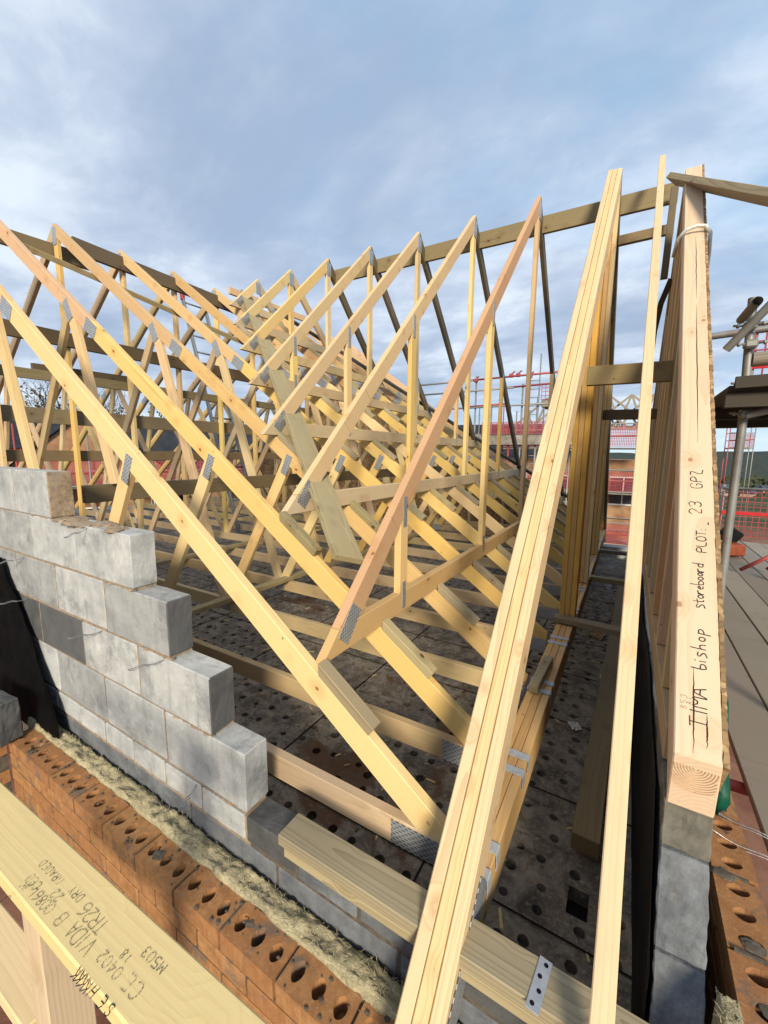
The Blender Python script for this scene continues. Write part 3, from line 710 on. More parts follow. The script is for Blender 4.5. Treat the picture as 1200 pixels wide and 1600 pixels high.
def brick_wall_front():
    zt = -1.40; y0, y1 = .632, .7345; yc = (y0+y1)/2
    t = empty('brick_wall', (-1.2, yc, -1.9), 'orange brick wall with open three-hole bricks on top, in front of the grey block wall', 'brick wall')
    bm = bmesh.new(); mo = bmesh.new(); c = Vector((-1.2, yc, zt)); x = -2.50
    while x < .3:
        holed_brick(bm, (x+.1075-c.x, random.uniform(-.002, .002), random.uniform(-.003, .002)), .215, .1025, .065, 0); x += .225
    for r in range(1, 6):
        x = -2.50-(.1125 if r % 2 else 0)
        while x < .3:
            box_bm(bm, Vector((max(x, -2.5), y0, zt-.075*r-.065))-c, Vector((x+.215, y1, zt-.075*r))-c, 0, .0025, .001); x += .225
    finish_bricks(bm)
    box_bm(mo, Vector((-2.49, y0+.006, zt-.52))-c, Vector((.3, y1-.006, zt-.068))-c, 0)
    for q in range(13): box_bm(mo, Vector((-2.5+.225*q-.0095, y0+.004+random.uniform(0, .01), zt-.07))-c, Vector((-2.5+.225*q-.0005, y1-.004, zt-random.uniform(.001, .012)))-c, 0)
    for q in range(5):
        xx = -2.3+q*.5+random.uniform(-.1, .1); s = random.uniform(.012, .03)
        blob(mo, Vector((xx, y0+random.uniform(.02, .08), zt-.001))-c, s*.6, .2)
        for _ in range(22): blob(mo, Vector((random.uniform(-2.4, .1), y0+random.uniform(.004, .1), zt+.001))-c, random.uniform(.0018, .006), .5)
    link('brickwork', bm, BRICK, t, Matrix.Translation(c)); link('mortar', mo, MORTARD, t, Matrix.Translation(c))
    # return at the left corner
    bm = bmesh.new(); c = Vector((-2.55, .3, -1.5))
    for r in range(6):
        y = .63-(.1125 if r % 2 else 0)
        while y > -.4:
            box_bm(bm, Vector((-2.60, y-.215, zt-.012-.075*r-.065))-c, Vector((-2.506, min(y, .628), zt-.012-.075*r))-c, 0, .0025, .001); y -= .225
    box_bm(bm, Vector((-2.594, -.4, zt-.5))-c, Vector((-2.512, .626, zt-.02))-c, 1)
    w = empty('brick_wall', (-2.55, .3, -1.9), 'short return of orange brickwork at the lower left edge', 'brick wall'); link('brickwork', bm, [BRICK, MORTARD], w, Matrix.Translation(c))
brick_wall_front()
def wool(name, X0, X1, Y0, Y1, zt, depth, lab, along=0):
    bm = bmesh.new(); n = int((X1-X0)/.011) if along == 0 else int((Y1-Y0)/.011); m = 9; g = []
    c = Vector(((X0+X1)/2, (Y0+Y1)/2, zt))
    for i in range(n+1):
        row = []
        for j in range(m+3):
            f = (j-1)/m; f = min(max(f, 0), 1); edge = j in (0, m+2)
            s = i/n
            px, py = (X0+s*(X1-X0), Y0+f*(Y1-Y0)) if along == 0 else (X0+f*(X1-X0), Y0+s*(Y1-Y0))
            v = Vector((px*9, py*30, 2)) if along == 0 else Vector((px*30, py*9, 2))
            z = zt-depth if edge else zt+.011*mnoise.noise(v)+.008*mnoise.noise(v*2.7)+random.uniform(-.0045, .0045)-(.016 if j in (1, m+1) else 0)
            w = .011*mnoise.noise(Vector((px*12, py*12, 7+j)))
            row.append(bm.verts.new(Vector((px+(w if along else 0), py+(0 if along else w), z))-c))
        g.append(row)
    for i in range(n):
        for j in range(m+2): bm.faces.new((g[i][j], g[i+1][j], g[i+1][j+1], g[i][j+1]))
    bmesh.ops.recalc_face_normals(bm, faces=bm.faces); bm.verts.ensure_lookup_table()
    src = [v.co.copy() for v in bm.verts if v.co.z > -.04]
    for _ in range(int(len(src)*.8)):
        p = random.choice(src)+Vector((random.uniform(-.006, .006), random.uniform(-.006, .006), -.002)); a = random.uniform(0, 6.28); l = random.uniform(.006, .022); w = .0007
        d = Vector((math.cos(a)*l, math.sin(a)*l*.7, random.uniform(.001, .011))); q = Vector((-math.sin(a), math.cos(a), 0))*w; mid = p+d*.55+Vector((0, 0, .003))
        A = [bm.verts.new(v) for v in (p-q, p+q, mid+q, mid-q, p+d)]; bm.faces.new(A[:4]); bm.faces.new((A[3], A[2], A[4]))
    return tag(link(name, bm, WOOL, None, Matrix.Translation(c), True), lab, 'insulation')
wool('insulation_batt', -2.58, .1, .733, .806, -1.383, .25, 'yellow mineral wool batt filling the cavity between the brick and block walls on the left')
wool('insulation_batt', .245, .292, .55, .98, -1.12, .3, 'yellow mineral wool batt in the cavity at the lower right corner', 1)

# wall plates
plank('wall_plate', (-.825, .822, -1.163), (.135, .822, -1.163), .036, .092, (0, 1, 0), W_TRT, 'upper treated wall plate lying on the wall under the girder foot', 'wall plate')
plank('wall_plate', (-.805, .824, -1.1975), (.135, .824, -1.1975), .031, .090, (0, 1, 0), W_TRT, 'lower wall plate directly beneath the upper treated one', 'wall plate')
def metal_strap():
    bm = bmesh.new(); a = Vector((-.085, .776)); b = Vector((-.072, .690)); n = (b-a).normalized(); s = Vector((-n.y, n.x))*.014
    c = Vector((-.078, .815, -1.1437))
    box_bm(bm, (-.055, -.014, -.001), (.055, .014, .001), 0, .0008)
    for k in range(4):
        x = -.042+.028*k; vs = [bm.verts.new((x+.005*math.cos(q*math.pi/5), .003*(-1)**k+.005*math.sin(q*math.pi/5), .0013)) for q in range(10)]; f = bm.faces.new(vs); f.material_index = 1
    o = link('metal_strap', bm, [GALV, BLACK], None, Matrix.Translation(c) @ Matrix.Rotation(R(84), 4, 'Z')); tag(o, 'short galvanised strap with four holes nailed on the wall plate', 'metal strap')
metal_strap()

# ------------------------------------------------------------------ right-hand wall, bricks, spandrel panel
def right_wall():
    t = empty('block_wall', (.19, 3.5, -1.7), 'grey block wall under the written-on panel, raked dark end blocks and black membrane inside', 'block wall')
    x0, x1 = .142, .240; bm = bmesh.new(); X = .191
    ys = [(1.175, -.80), (1.135, -.935), (1.03, -1.16), (.955, -1.265), (.90, -1.36), (.90, -1.75)]
    c = Vector((X, 3.5, -1.2))
    def seg(pa, pb, mi, back, g=.0):
        pr = [(pa[0], pa[1]-g), (back, pa[1]-g), (back, pb[1]), (pb[0], pb[1])]
        A = [bm.verts.new(Vector((x0, y, z))-c) for y, z in pr]; B = [bm.verts.new(Vector((x1, y, z))-c) for y, z in pr]; fs = [bm.faces.new(A), bm.faces.new(B[::-1])]
        for i in range(4): fs.append(bm.faces.new((A[i], B[i], B[(i+1) % 4], A[(i+1) % 4])))
        for f in fs: f.material_index = mi
        bmesh.ops.recalc_face_normals(bm, faces=fs); es = list({e for f in fs for e in f.edges}); bmesh.ops.bevel(bm, geom=es, offset=.0025, segments=1, affect='EDGES', material=-1)
    seg((1.16, -.845), (1.125, -.955), 1, 1.6); seg((1.12, -.96), (1.035, -1.15), 2, 1.55); seg((1.03, -1.155), (.955, -1.27), 2, 1.5); seg((.945, -1.278), (.90, -1.40), 1, 1.5); seg((.895, -1.41), (.86, -1.75), 2, 1.5)
    for r in range(4):
        y = 1.60-.1*(r % 2)
        while y < 7: box_bm(bm, Vector((x0, y, -.845-.225*r-.215))-c, Vector((x1, y+.44, -.845-.225*r))-c, 0, .004, .001); y += .45
    bmesh.ops.recalc_face_normals(bm, faces=bm.faces); roughen(bm, 9, .0042)
    link('blockwork', bm, [BLK, simple('mortar_smeared_block', (.17, .155, .12), (.085, .08, .07), 16, .9, third=(.24, .21, .16)), BLKG], t, Matrix.Translation(c))
    bm = bmesh.new(); g = []
    n, m = 60, 8
    for i in range(n+1):
        y = .98+6.2*(i/n); zt = -.86-.03*math.sin(i*.5)
        if y < 1.2: zt = -.93-(1.2-y)*1.1
        g.append([bm.verts.new((.132+.006*mnoise.noise((y*4, j*.8, 0)), y, zt-(zt+1.62)*j/m)) for j in range(m+1)])
    for i in range(n):
        for j in range(m): bm.faces.new((g[i][j], g[i][j+1], g[i+1][j+1], g[i+1][j]))
    bmesh.ops.solidify(bm, geom=list(bm.faces), thickness=.003)
    link('membrane', bm, MEMB, t, None, True)
    for (y, z, up) in ((1.42, -1.06, .0), (1.36, -1.10, .0)):
        pass
right_wall()
def brick_wall_right():
    zt = -1.17; x0, x1 = .296, .3985; xc = (x0+x1)/2
    t = empty('brick_wall', (xc, 2, -1.7), 'orange brick outer wall with holed bricks along the right, beside the dark raked blocks', 'brick wall')
    bm = bmesh.new(); mo = bmesh.new(); c = Vector((xc, 2, zt)); y = .70
    while y < 6:
        holed_brick(bm, (random.uniform(-.002, .002), y+.1075-c.y, random.uniform(-.003, .002)), .215, .1025, .065, 1)
        box_bm(mo, Vector((x0+.012, y+.216, zt-.03))-c, Vector((x1-.02, y+.224, zt+random.uniform(-.004, .005)))-c, 0); y += .225
    for r in range(1, 6):
        y = .70-(.1125 if r % 2 else 0)
        while y < 6: box_bm(bm, Vector((x0, y, zt-.075*r-.065))-c, Vector((x1, y+.215, zt-.075*r))-c, 0, .0025, .001); y += .225
    finish_bricks(bm); box_bm(mo, Vector((x0+.006, .7, zt-.52))-c, Vector((x1-.006, 6, zt-.068))-c, 0)
    for q in range(8):
        yy = 1.0+q*.16+random.uniform(-.05, .05); s = random.uniform(.01, .03); xx = random.uniform(x0+.02, x1-.03)
        blob(mo, Vector((xx, yy, zt-.001))-c, s*.8, .22)
    link('brickwork', bm, BRICK, t, Matrix.Translation(c)); link('mortar', mo, MORTARD, t, Matrix.Translation(c))
    for (y, dx) in ((1.60, .0), (1.49, .02)):
        p = Vector((.242, y, -1.165)); bm2 = bmesh.new(); pts = [Vector((.235*f, -.035*f+dx*f, .028+.006*math.sin(f*9)-.03*f)) for f in [q/16 for q in range(17)]]
        tube_bm(bm2, pts, .0012, 5); tube_bm(bm2, [v+Vector((0, -.012, 0)) for v in pts[10:]], .0012, 5); tube_bm(bm2, [pts[-1], pts[-1]+Vector((0, -.012, 0))], .0012, 5)
        link('wall_tie', bm2, STEEL_WIRE, t, Matrix.Translation(p))
brick_wall_right()

# stroke lettering -----------------------------------------------------------
G = {'T': [[(0, 6), (4, 6)], [(2, 6), (2, 0)]], 'M': [[(0, 0), (0, 6), (2, 2), (4, 6), (4, 0)]], 'A': [[(0, 0), (2, 6), (4, 0)], [(.8, 2.2), (3.2, 2.2)]], 'I': [[(2, 0), (2, 6)]],
 'V': [[(0, 6), (2, 0), (4, 6)]], 'D': [[(0, 0), (0, 6), (2.4, 6), (4, 4.4), (4, 1.6), (2.4, 0), (0, 0)]], 'B': [[(0, 0), (0, 6), (3, 6), (4, 5), (3, 3.2), (0, 3.2)], [(3, 3.2), (4, 2), (3, 0), (0, 0)]],
 'C': [[(4, 5), (3, 6), (1, 6), (0, 4.6), (0, 1.4), (1, 0), (3, 0), (4, 1)]], 'E': [[(4, 6), (0, 6), (0, 0), (4, 0)], [(0, 3), (3, 3)]], 'G': [[(4, 5), (3, 6), (1, 6), (0, 4.6), (0, 1.4), (1, 0), (3, 0), (4, 1.2), (4, 2.8), (2.4, 2.8)]],
 'H': [[(0, 0), (0, 6)], [(4, 0), (4, 6)], [(0, 3), (4, 3)]], 'J': [[(4, 6), (4, 1.4), (3, 0), (1, 0), (0, 1.4)]], 'K': [[(0, 0), (0, 6)], [(4, 6), (0, 2.6)], [(1.2, 3.6), (4, 0)]], 'L': [[(0, 6), (0, 0), (4, 0)]],
 'O': [[(1.2, 0), (0, 1.4), (0, 4.6), (1.2, 6), (2.8, 6), (4, 4.6), (4, 1.4), (2.8, 0), (1.2, 0)]], 'P': [[(0, 0), (0, 6), (3, 6), (4, 5), (4, 4), (3, 3), (0, 3)]], 'R': [[(0, 0), (0, 6), (3, 6), (4, 5), (4, 4), (3, 3), (0, 3)], [(2, 3), (4, 0)]],
 'S': [[(4, 5.2), (3, 6), (1, 6), (0, 5), (.6, 3.6), (3.4, 2.6), (4, 1.2), (3, 0), (1, 0), (0, .8)]], 'Y': [[(0, 6), (2, 3), (4, 6)], [(2, 3), (2, 0)]], 'Z': [[(0, 6), (4, 6), (0, 0), (4.6, -.4)]],
 '0': [[(1.2, 0), (0, 1.4), (0, 4.6), (1.2, 6), (2.8, 6), (4, 4.6), (4, 1.4), (2.8, 0), (1.2, 0)]], '1': [[(1, 5), (2, 6), (2, 0)]], '2': [[(0, 4.8), (1, 6), (3, 6), (4, 4.8), (3.6, 3.4), (0, 0), (4, 0)]], '3': [[(0, 5.2), (1, 6), (3, 6), (4, 5), (3, 3.2), (1.6, 3.1)], [(3, 3.2), (4, 1.6), (3, 0), (1, 0), (0, .8)]],
 '4': [[(3, 0), (3, 6), (0, 2), (4, 2)]], '5': [[(4, 6), (0, 6), (0, 3.4), (3, 3.4), (4, 2.2), (4, 1), (3, 0), (0, 0)]], '6': [[(3.6, 6), (1.2, 5), (0, 2.6), (0, 1), (1, 0), (3, 0), (4, 1), (4, 2.2), (3, 3.2), (.2, 2.6)]], '8': [[(2, 3.2), (.4, 4.4), (1, 6), (3, 6), (3.6, 4.4), (2, 3.2), (0, 1.8), (1, 0), (3, 0), (4, 1.8), (2, 3.2)]],
 'b': [[(0, 7), (0, 0), (2.4, 0), (3.4, 1.4), (2.4, 2.8), (0, 2.4)]], 'i': [[(0, 3), (0, 0)], [(0, 5), (.2, 5.2)]], 's': [[(2.8, 3.4), (.8, 4), (0, 2.8), (2.4, 1.6), (2.6, .2), (0, -.6)]], 'h': [[(0, 7), (0, 0)], [(0, 2), (1.6, 3), (2.6, 2.2), (2.8, 0)]],
 'o': [[(1.4, 0), (.2, 1.2), (.6, 2.8), (2, 3), (2.8, 1.6), (2.2, .2), (1.4, 0)]], 'p': [[(0, 3.6), (-.2, -2.6)], [(0, 3), (2, 3.6), (3, 2.2), (2, .8), (0, .8)]], 't': [[(1.4, 5.4), (1.2, .4), (2.4, 0)], [(-.2, 3.2), (2.8, 3.6)]], 'r': [[(0, 3.2), (0, 0)], [(0, 2), (1.2, 3.1), (2.2, 3)]],
 'e': [[(.2, 1.6), (2.6, 1.8), (2, 3), (.8, 3), (0, 1.6), (.8, 0), (2.6, .4)]], 'a': [[(2.6, 2.6), (1, 3), (0, 1.6), (.8, .2), (2.2, .6), (2.6, 2.8), (3, 0)]], 'd': [[(2.8, 6), (2.8, 0)], [(2.8, 2.4), (1, 3), (0, 1.4), (1, 0), (2.8, .6)]], ':': [[(.6, 2.8), (.8, 3)], [(.6, .2), (.8, .4)]], '-': [[(0, 0), (2.4, .3)]], ' ': []}
def strokes(name, items, m, parent, origin, ex, ey, w, dash=None, wob=0.0):
    """items: (text, x, y, height[, advance]) written on the plane origin, ex (reading), ey (up); flat ribbons of width w"""
    ex = Vector(ex).normalized(); ey = Vector(ey).normalized(); mw = frame(origin, ex, ex.cross(ey)); bm = bmesh.new(); lift = 0
    def rib(a, b):
        nonlocal lift
        d = b-a
        if d.length < 1e-6: return
        s = Vector((-d.y, d.x)).normalized()*w/2; d = d.normalized()*w*.3; lift = (lift+1) % 40
        vs = [bm.verts.new((p.x, p.y, .0007+lift*.00001)) for p in (a-d-s, b+d-s, b+d+s, a-d+s)]; bm.faces.new(vs)
    for it in items:
        txt, x, y, h = it[:4]; adv = it[4] if len(it) > 4 else h*.95; k = h/6
        for ch in txt:
            for pl in G.get(ch, []):
                P = [Vector((x+px*k+random.uniform(-wob, wob)*h, y+py*k+random.uniform(-wob, wob)*h)) for px, py in pl]
                if not dash and len(P) > 2:   # round the corners a little
                    Q = [P[0]]
                    for i in range(1, len(P)-1): Q += [P[i].lerp(P[i-1], .28), P[i].lerp(P[i+1], .28)]
                    P = Q+[P[-1]]
                for a, b in zip(P, P[1:]):
                    if not dash: rib(a, b); continue
                    n = max(1, int((b-a).length/dash))
                    for q in range(n): rib(a.lerp(b, (q+.2)/n), a.lerp(b, (q+.62)/n))
            x += adv*(.85 if ch == 'I' else .55 if ch in 'i:' else 1)
    return link(name, bm, m, parent, mw)

def panel():
    lean = R(.45)
    x0, x1 = .143, .236; XC = (x0+x1)/2; t = empty('spandrel_panel', (XC, 3.7, -.84), 'tall timber gable panel with black handwriting on its broad front edge', 'spandrel panel')
    Yt, Zt = 3.80, 1.99; Yb, Zb = 1.115, -.695; sl = (Zt-Zb)/(Yt-Yb); P = lambda y, z: (XC, y, z)
    top = prism('top_chord', [P(Yb, Zb), P(Yt, Zt), P(Yt, Zt-.15), P(Yb+.012, Zb-.145)], (x1-x0, 0, 0), W_PANEL, t, (0, 1, sl), .003, 1, False)
    prism('back_chord', [P(Yt+.002, Zt-.02), P(6.3, Zt-.02-sl*(6.3-Yt)), P(6.3, Zt-.14-sl*(6.3-Yt)), P(Yt+.002, Zt-.16)], (x1-x0, 0, 0), W_TAN, t, (0, 1, -sl))
    prism('bottom_chord', [P(1.30, -.842), P(6.2, -.842), P(6.2, -.745), P(1.30, -.745)], (x1-x0-.004, 0, 0), W_TAN, t, (0, 1, 0))
    y = 1.55
    while y < 6.1:
        zt = min(Zb+sl*(y-Yb), Zt-sl*(y-Yt))-.17
        if zt > -.6: prism('stud', [P(y-.02, -.743), P(y+.02, -.743), P(y+.02, zt), P(y-.02, zt)], (x1-x0-.008, 0, 0), random.choice([W_TAN, W_PINK, W_TAN]), t, (0, 0, 1))
        y += .36
    # strand board, its front edge torn rough
    bm = bmesh.new(); n = 420; A = []; c = Vector((.247, 3.7, 0))
    pr = []
    for i in range(n+1):
        f = i/n; y = Yb-.0+(Yt-Yb)*f; z = Zb+(Zt-Zb)*f; q = -.001+.003*mnoise.noise((i*.21, 0, 0))+random.uniform(-.0015, .0015); pr.append((y-q, z+q))
    pr += [(6.3, Zt-sl*(6.3-Yt)), (6.3, -.84), (1.2, -.84)]
    for x in (.2368, .2475): A.append([bm.verts.new(Vector((x+random.uniform(-.0015, .0015), y, z))-c) for y, z in pr])
    N = len(pr)
    for i in range(N): bm.faces.new((A[0][i], A[0][(i+1) % N], A[1][(i+1) % N], A[1][i]))
    bm.faces.new(A[0][::-1]); bm.faces.new(A[1]); bmesh.ops.recalc_face_normals(bm, faces=bm.faces)
    link('strand_board', bm, OSB, t, Matrix.Translation(c))
    # handwriting runs up the front edge
    ex = Vector((0, 1, sl)).normalized(); up = Vector((-1, 0, 0)); o = Vector((XC, Yb, Zb))
    L = lambda y: (y-Yb)*math.hypot(1, sl)
    for it in [('TIMA', L(1.165), -.018, .034, .026), ('bishop', L(1.268), -.018, .027, .0215), ('storeboard', L(1.392), -.016, .026, .0148), ('PLOT:', L(1.525), -.024, .024, .0205), ('23', L(1.628), -.013, .031, .030), ('GPZ', L(1.705), -.016, .031, .030), ('-', L(1.60), -.03, .02)]: strokes('handwritten_word', [it], INK, top, o, ex, up, .0028, None, .03)
    strokes('stamp', [('853', L(1.19), .022, .012, .013), ('41', L(1.20), .012, .009, .012)], STAMP, top, o, ex, up, .0012, .003)
    # drying cracks
    bm = bmesh.new()
    for a, b, v in ((1.122, 1.27, .008), (1.86, 2.52, -.006), (2.56, 3.05, -.007), (1.135, 1.19, -.018)):
        n = 30; prev = None
        for i in range(n+1):
            f = i/n; y = a+(b-a)*f; s = L(y); w = .0016*math.sin(math.pi*min(max(f, .02), .98))+.0002; p = (s, v+.002*mnoise.noise((i*.4, a, 0)))
            q = [bm.verts.new((p[0], p[1]-w, .0004)), bm.verts.new((p[0], p[1]+w, .0004))]
            if prev: bm.faces.new((prev[0], q[0], q[1], prev[1]))
            prev = q
    link('drying_crack', bm, simple('crack', (.05, .03, .018), (.03, .018, .01), 50), top, frame(o, ex, ex.cross(up)))
    # growth rings on the cut end
    bm = bmesh.new(); e0 = Vector((XC, Yb-.0012+.006, Zb-.07)); ez = Vector((0, .012, -.145)).normalized()
    for r in range(1, 12):
        rr = .006*r; prev = None
        for i in range(25):
            a = math.pi*i/24; p = Vector((math.cos(a)*rr, .045-math.sin(a)*rr*1.0))
            if abs(p.x) > .043 or abs(p.y) > .066: prev = None; continue
            d = Vector((math.cos(a), -math.sin(a)))*.0007
            q = [bm.verts.new((p.x-d.x, p.y-d.y, 0)), bm.verts.new((p.x+d.x, p.y+d.y, 0))]
            if prev: bm.faces.new((prev[0], q[0], q[1], prev[1]))
            prev = q
    nrm = Vector((1, 0, 0)).cross(-ez)
    if nrm.y > 0: nrm = -nrm
    mwr = Matrix((Vector((1, 0, 0)), -ez, Vector((1, 0, 0)).cross(-ez))).transposed().to_4x4(); mwr.translation = e0+nrm*.0008
    link('growth_rings', bm, simple('ring_wood', (.54, .33, .17), (.46, .27, .13), 50), top, mwr)
    t.rotation_euler = (0, lean, 0)
panel()
plank('strut', (.112, 4.20, 1.42), (.125, 4.20, 2.09), .045, .05, (1, 0, 0), W_DRK, 'dark vertical strut on the inner side of the panel near its top', 'strut')
def sling():
    def ribbon(bm, pts, wv, w):
        P = [Vector(p) for p in pts]; prev = None
        for p in P:
            q = [bm.verts.new(p-Vector(wv)*w/2), bm.verts.new(p+Vector(wv)*w/2)]
            if prev: bm.faces.new((prev[0], q[0], q[1], prev[1]))
            prev = q
    o = Vector((.215, 3.05, 1.262)); bm = bmesh.new(); d = Vector((0, 1, 1)).normalized(); n = Vector((0, -1, 1)).normalized()
    pts = [o+Vector((-.095, 0, 0))-n*.13+d*.02, o+Vector((-.085, 0, 0))-n*.03, o+Vector((-.05, 0, 0))+n*.012, o+Vector((.0, 0, 0))+n*.018+d*.01, o+Vector((.04, 0, 0))+n*.012, o+Vector((.064, 0, 0))-n*.02-d*.02, o+Vector((.07, 0, 0))-n*.10-d*.07, o+Vector((.07, 0, 0))-n*.18-d*.12]
    tube_bm(bm, [p-o for p in pts], .0095, 8)
    ob = link('lifting_sling', bm, WHITE, None, Matrix.Translation(o), True); tag(ob, 'white webbing sling looped round the top of the written-on panel', 'sling')
    bm = bmesh.new(); o = Vector((.08, 4.3, 1.0)); ribbon(bm, [Vector(p)-o for p in ((.158, 4.05, 1.36), (.110, 4.22, 1.24), (.085, 4.3, 1.05), (.075, 4.35, .75), (.07, 4.40, .45), (.06, 4.42, .1))], (.55, .8, 0), .075); bmesh.ops.solidify(bm, geom=list(bm.faces), thickness=.003)
    ob = link('lifting_sling', bm, GREYSTRAP, None, Matrix.Translation(o), True); tag(ob, 'grey webbing sling hanging on the shaded inner side of the panel', 'sling')
sling()
def sack():
    bm = bmesh.new(); n, m = 22, 14; g = []; c = Vector((.30, 1.6, -.85))
    for i in range(n+1):
        f = i/n; y = 1.36+.62*f; zc = -.90+.62*f*1.02; r = .012+.012*math.sin(math.pi*min(1, f*1.1+.12))*(1-.4*f)
        row = []
        for k in range(m):
            a = 2*math.pi*k/m; q = 1+.9*mnoise.noise((f*7, math.cos(a)*1.5, math.sin(a)*1.5))
            row.append(bm.verts.new(Vector((.282+.010*(1-f)+r*.9*q*math.cos(a), y+.4*r*q*math.sin(a), zc+1.9*r*q*math.sin(a)-.05))-c))
        g.append(row)
    for i in range(n):
        for k in range(m): bm.faces.new((g[i][k], g[i][(k+1) % m], g[i+1][(k+1) % m], g[i+1][k]))
    bm.faces.new(g[0][::-1]); bm.faces.new(g[-1])
    tag(link('debris_sack', bm, GREEN, None, Matrix.Translation(c), True), 'dark green plastic sheet hanging down the outer face of the panel', 'plastic sheet')
sack()

# ------------------------------------------------------------------ foreground timber rail
def rail():
    t = empty('timber_rail', (-.8, .24, -1.6), 'flat pale timber rail with stamped lettering in the lower left corner, on a post', 'timber rail')
    zt = -.75
    f0, f1 = (-1.6, .176), (-.22, .214); b0, b1 = (-1.6, .260), (-.22, .310)
    top = prism('rail', [(f0[0], f0[1], zt-.016), (f1[0], f1[1], zt-.016), (b1[0], b1[1], zt-.016), (b0[0], b0[1], zt-.016)], (0, 0, .032), W_RAIL, t, (1, .028, 0), .003, 1, False)
    pr = bar('post', (-.905, .262, -1.75), (-.905, .262, zt-.036), .075, .075, (1, 0, 0), W_TAN, t)
    prism('lower_rail', [(-1.45, .199, -1.218), (-.99, .216, -1.218), (-.99, .302, -1.218), (-1.45, .281, -1.218)], (0, 0, .036), W_PALE, t, (1, 0, 0), .003)
    o = Vector((0, 0, zt)); ex = (-1, -.028, 0); up = (.028, -1, 0)
    it = [('M503', .517, -.287, .013, .0128), ('CE', .522, -.256, .018, .019), ('0402', .566, -.252, .014, .0135), ('18', .572, -.268, .011, .011), ('TR26', .648, -.275, .020, .0165), ('VIDA', .635, -.251, .021, .0165), ('B', .717, -.248, .018), ('0086', .751, -.244, .015, .0135), ('LJK', .808, -.241, .014, .013), ('22', .759, -.259, .013, .013), ('CEB', .814, -.250, .013, .013), ('DRY', .728, -.276, .012, .0125), ('GRADED', .790, -.273, .012, .0125)]
    strokes('stamp', it, STAMP, top, o, ex, up, .0014, .0028, .012)
    bm_items = [('S', .535, -.2235, .012), ('E', .552, -.2225, .011), ('H', .575, -.2225, .012, .012), ('J', .832, -.213, .012)]
    for it in (bm_items[:3]+[('K', .588+.010*q, -.2215, .0125) for q in range(4)], bm_items[3:]): strokes('marker_scribble', it, INK, top, o, ex, up, .0016, None, .08)
rail()

# ------------------------------------------------------------------ litter
def litter():
    bm = bmesh.new(); n = 6; g = [[bm.verts.new((.06*(i/n-.5), .075*(j/n-.5), .008+.012*mnoise.noise((i*.7, j*.9, 0)))) for j in range(n+1)] for i in range(n+1)]
    for i in range(n):
        for j in range(n): bm.faces.new((g[i][j], g[i+1][j], g[i+1][j+1], g[i][j+1]))
    tag(link('paper_scrap', bm, PAPER, None, Matrix.Translation((-.155, 2.50, DZ+.004)) @ Matrix.Rotation(.5, 4, 'Z')), 'crumpled white paper scrap lying on the deck between girder and batten', 'paper scrap')
    tag(prism('board_offcut', [(-.20, 3.92, DZ+.012), (-.09, 3.86, DZ+.012), (-.06, 4.0, DZ+.012), (-.10, 4.22, DZ+.012), (-.18, 4.14, DZ+.012)], (0, 0, .018), OSB, None, (1, .2, 0)), 'brown five-sided board offcut lying on the deck beyond the cross timber', 'offcut')
litter()
def debris():
    rnd = random.Random(21)
    for name, m, n, lab in (('wood_chips', W_PALE, 170, 'small pale wood chips and sawdust scattered over the deck'), ('mortar_crumbs', MORTARD, 260, 'dark mortar crumbs and dirt scattered over the deck')):
        bm = bmesh.new()
        for _ in range(n):
            x, y = rnd.uniform(-4.5, .12), .95+rnd.random()**1.5*5; s = rnd.uniform(.004, .014); a = rnd.uniform(0, 3.1); ca, sa = math.cos(a), math.sin(a); l = s*(rnd.uniform(1.5, 4) if m is W_PALE else 1); h = .003 if m is W_PALE else s*.5
            lo = [bm.verts.new((x+u*l*ca-v*s*sa, y+u*l*sa+v*s*ca, DZ+.001)) for u, v in ((-1, -.5), (1, -.4), (.8, .5), (-.9, .45))]; hi = [bm.verts.new((v.co.x*.9+x*.1, v.co.y*.9+y*.1, DZ+.001+h*rnd.uniform(.6, 1.3))) for v in lo]
            bm.faces.new(hi)
            for k in range(4): bm.faces.new((lo[k], lo[(k+1) % 4], hi[(k+1) % 4], hi[k]))
        tag(link(name, bm, m), lab, 'debris', kind='stuff')
debris()

# ------------------------------------------------------------------ scaffold on the right
def boards():
    z = -1.36
    for k in range(9):
        x0 = .530+.225*k; o = box('scaffold_board', (x0+.003, 1.2, z-.038), (x0+.220, 8.6, z-random.uniform(0, .006)), W_OLD, None, .004)
        tag(o, f'grey weathered scaffold board, {ORD[k]} of the walkway outside the brick wall', 'scaffold board', 'scaffold boards of the walkway')
    for k in range(3):
        o = box('scaffold_board', (-2.4, -.42+.23*k, -1.80), (.0, -.2+.23*k, -1.762), W_OLD, None, .004); tag(o, f'weathered board under the foreground rail, {["farthest back", "middle", "front"][2-k]} of three', 'scaffold board', 'boards under the rail')
boards()
TG = 'grey steel scaffold tubes on the right'
def stube(pts, r, m, label, hollow=True):
    o = tube('scaffold_tube', pts, r, m, None, 14, hollow); tag(o, label, 'scaffold tube', TG); return o
def clamp(p, d, parent=None):
    t = empty('coupler', p, d, 'coupler', 'steel couplers on the tubes'); bm = bmesh.new(); box_bm(bm, (-.035, -.034, -.026), (.035, .034, .026), 0, .012); link('body', bm, TUBE, t, Matrix.Translation(p))
    for s in (1, -1):
        tube('bolt', [Vector(p)+Vector((s*.03, -.02, 0)), Vector(p)+Vector((s*.085, -.03, .004))], .007, TUBE, t, 6); tube('nut', [Vector(p)+Vector((s*.055, -.025, 0)), Vector(p)+Vector((s*.068, -.027, 0))], .013, TUBE, t, 6)
stube([(.572, 3.5, .98), (.592, 3.5, .42)], .0245, TUBE, 'upright scaffold tube rising above the dark platform')
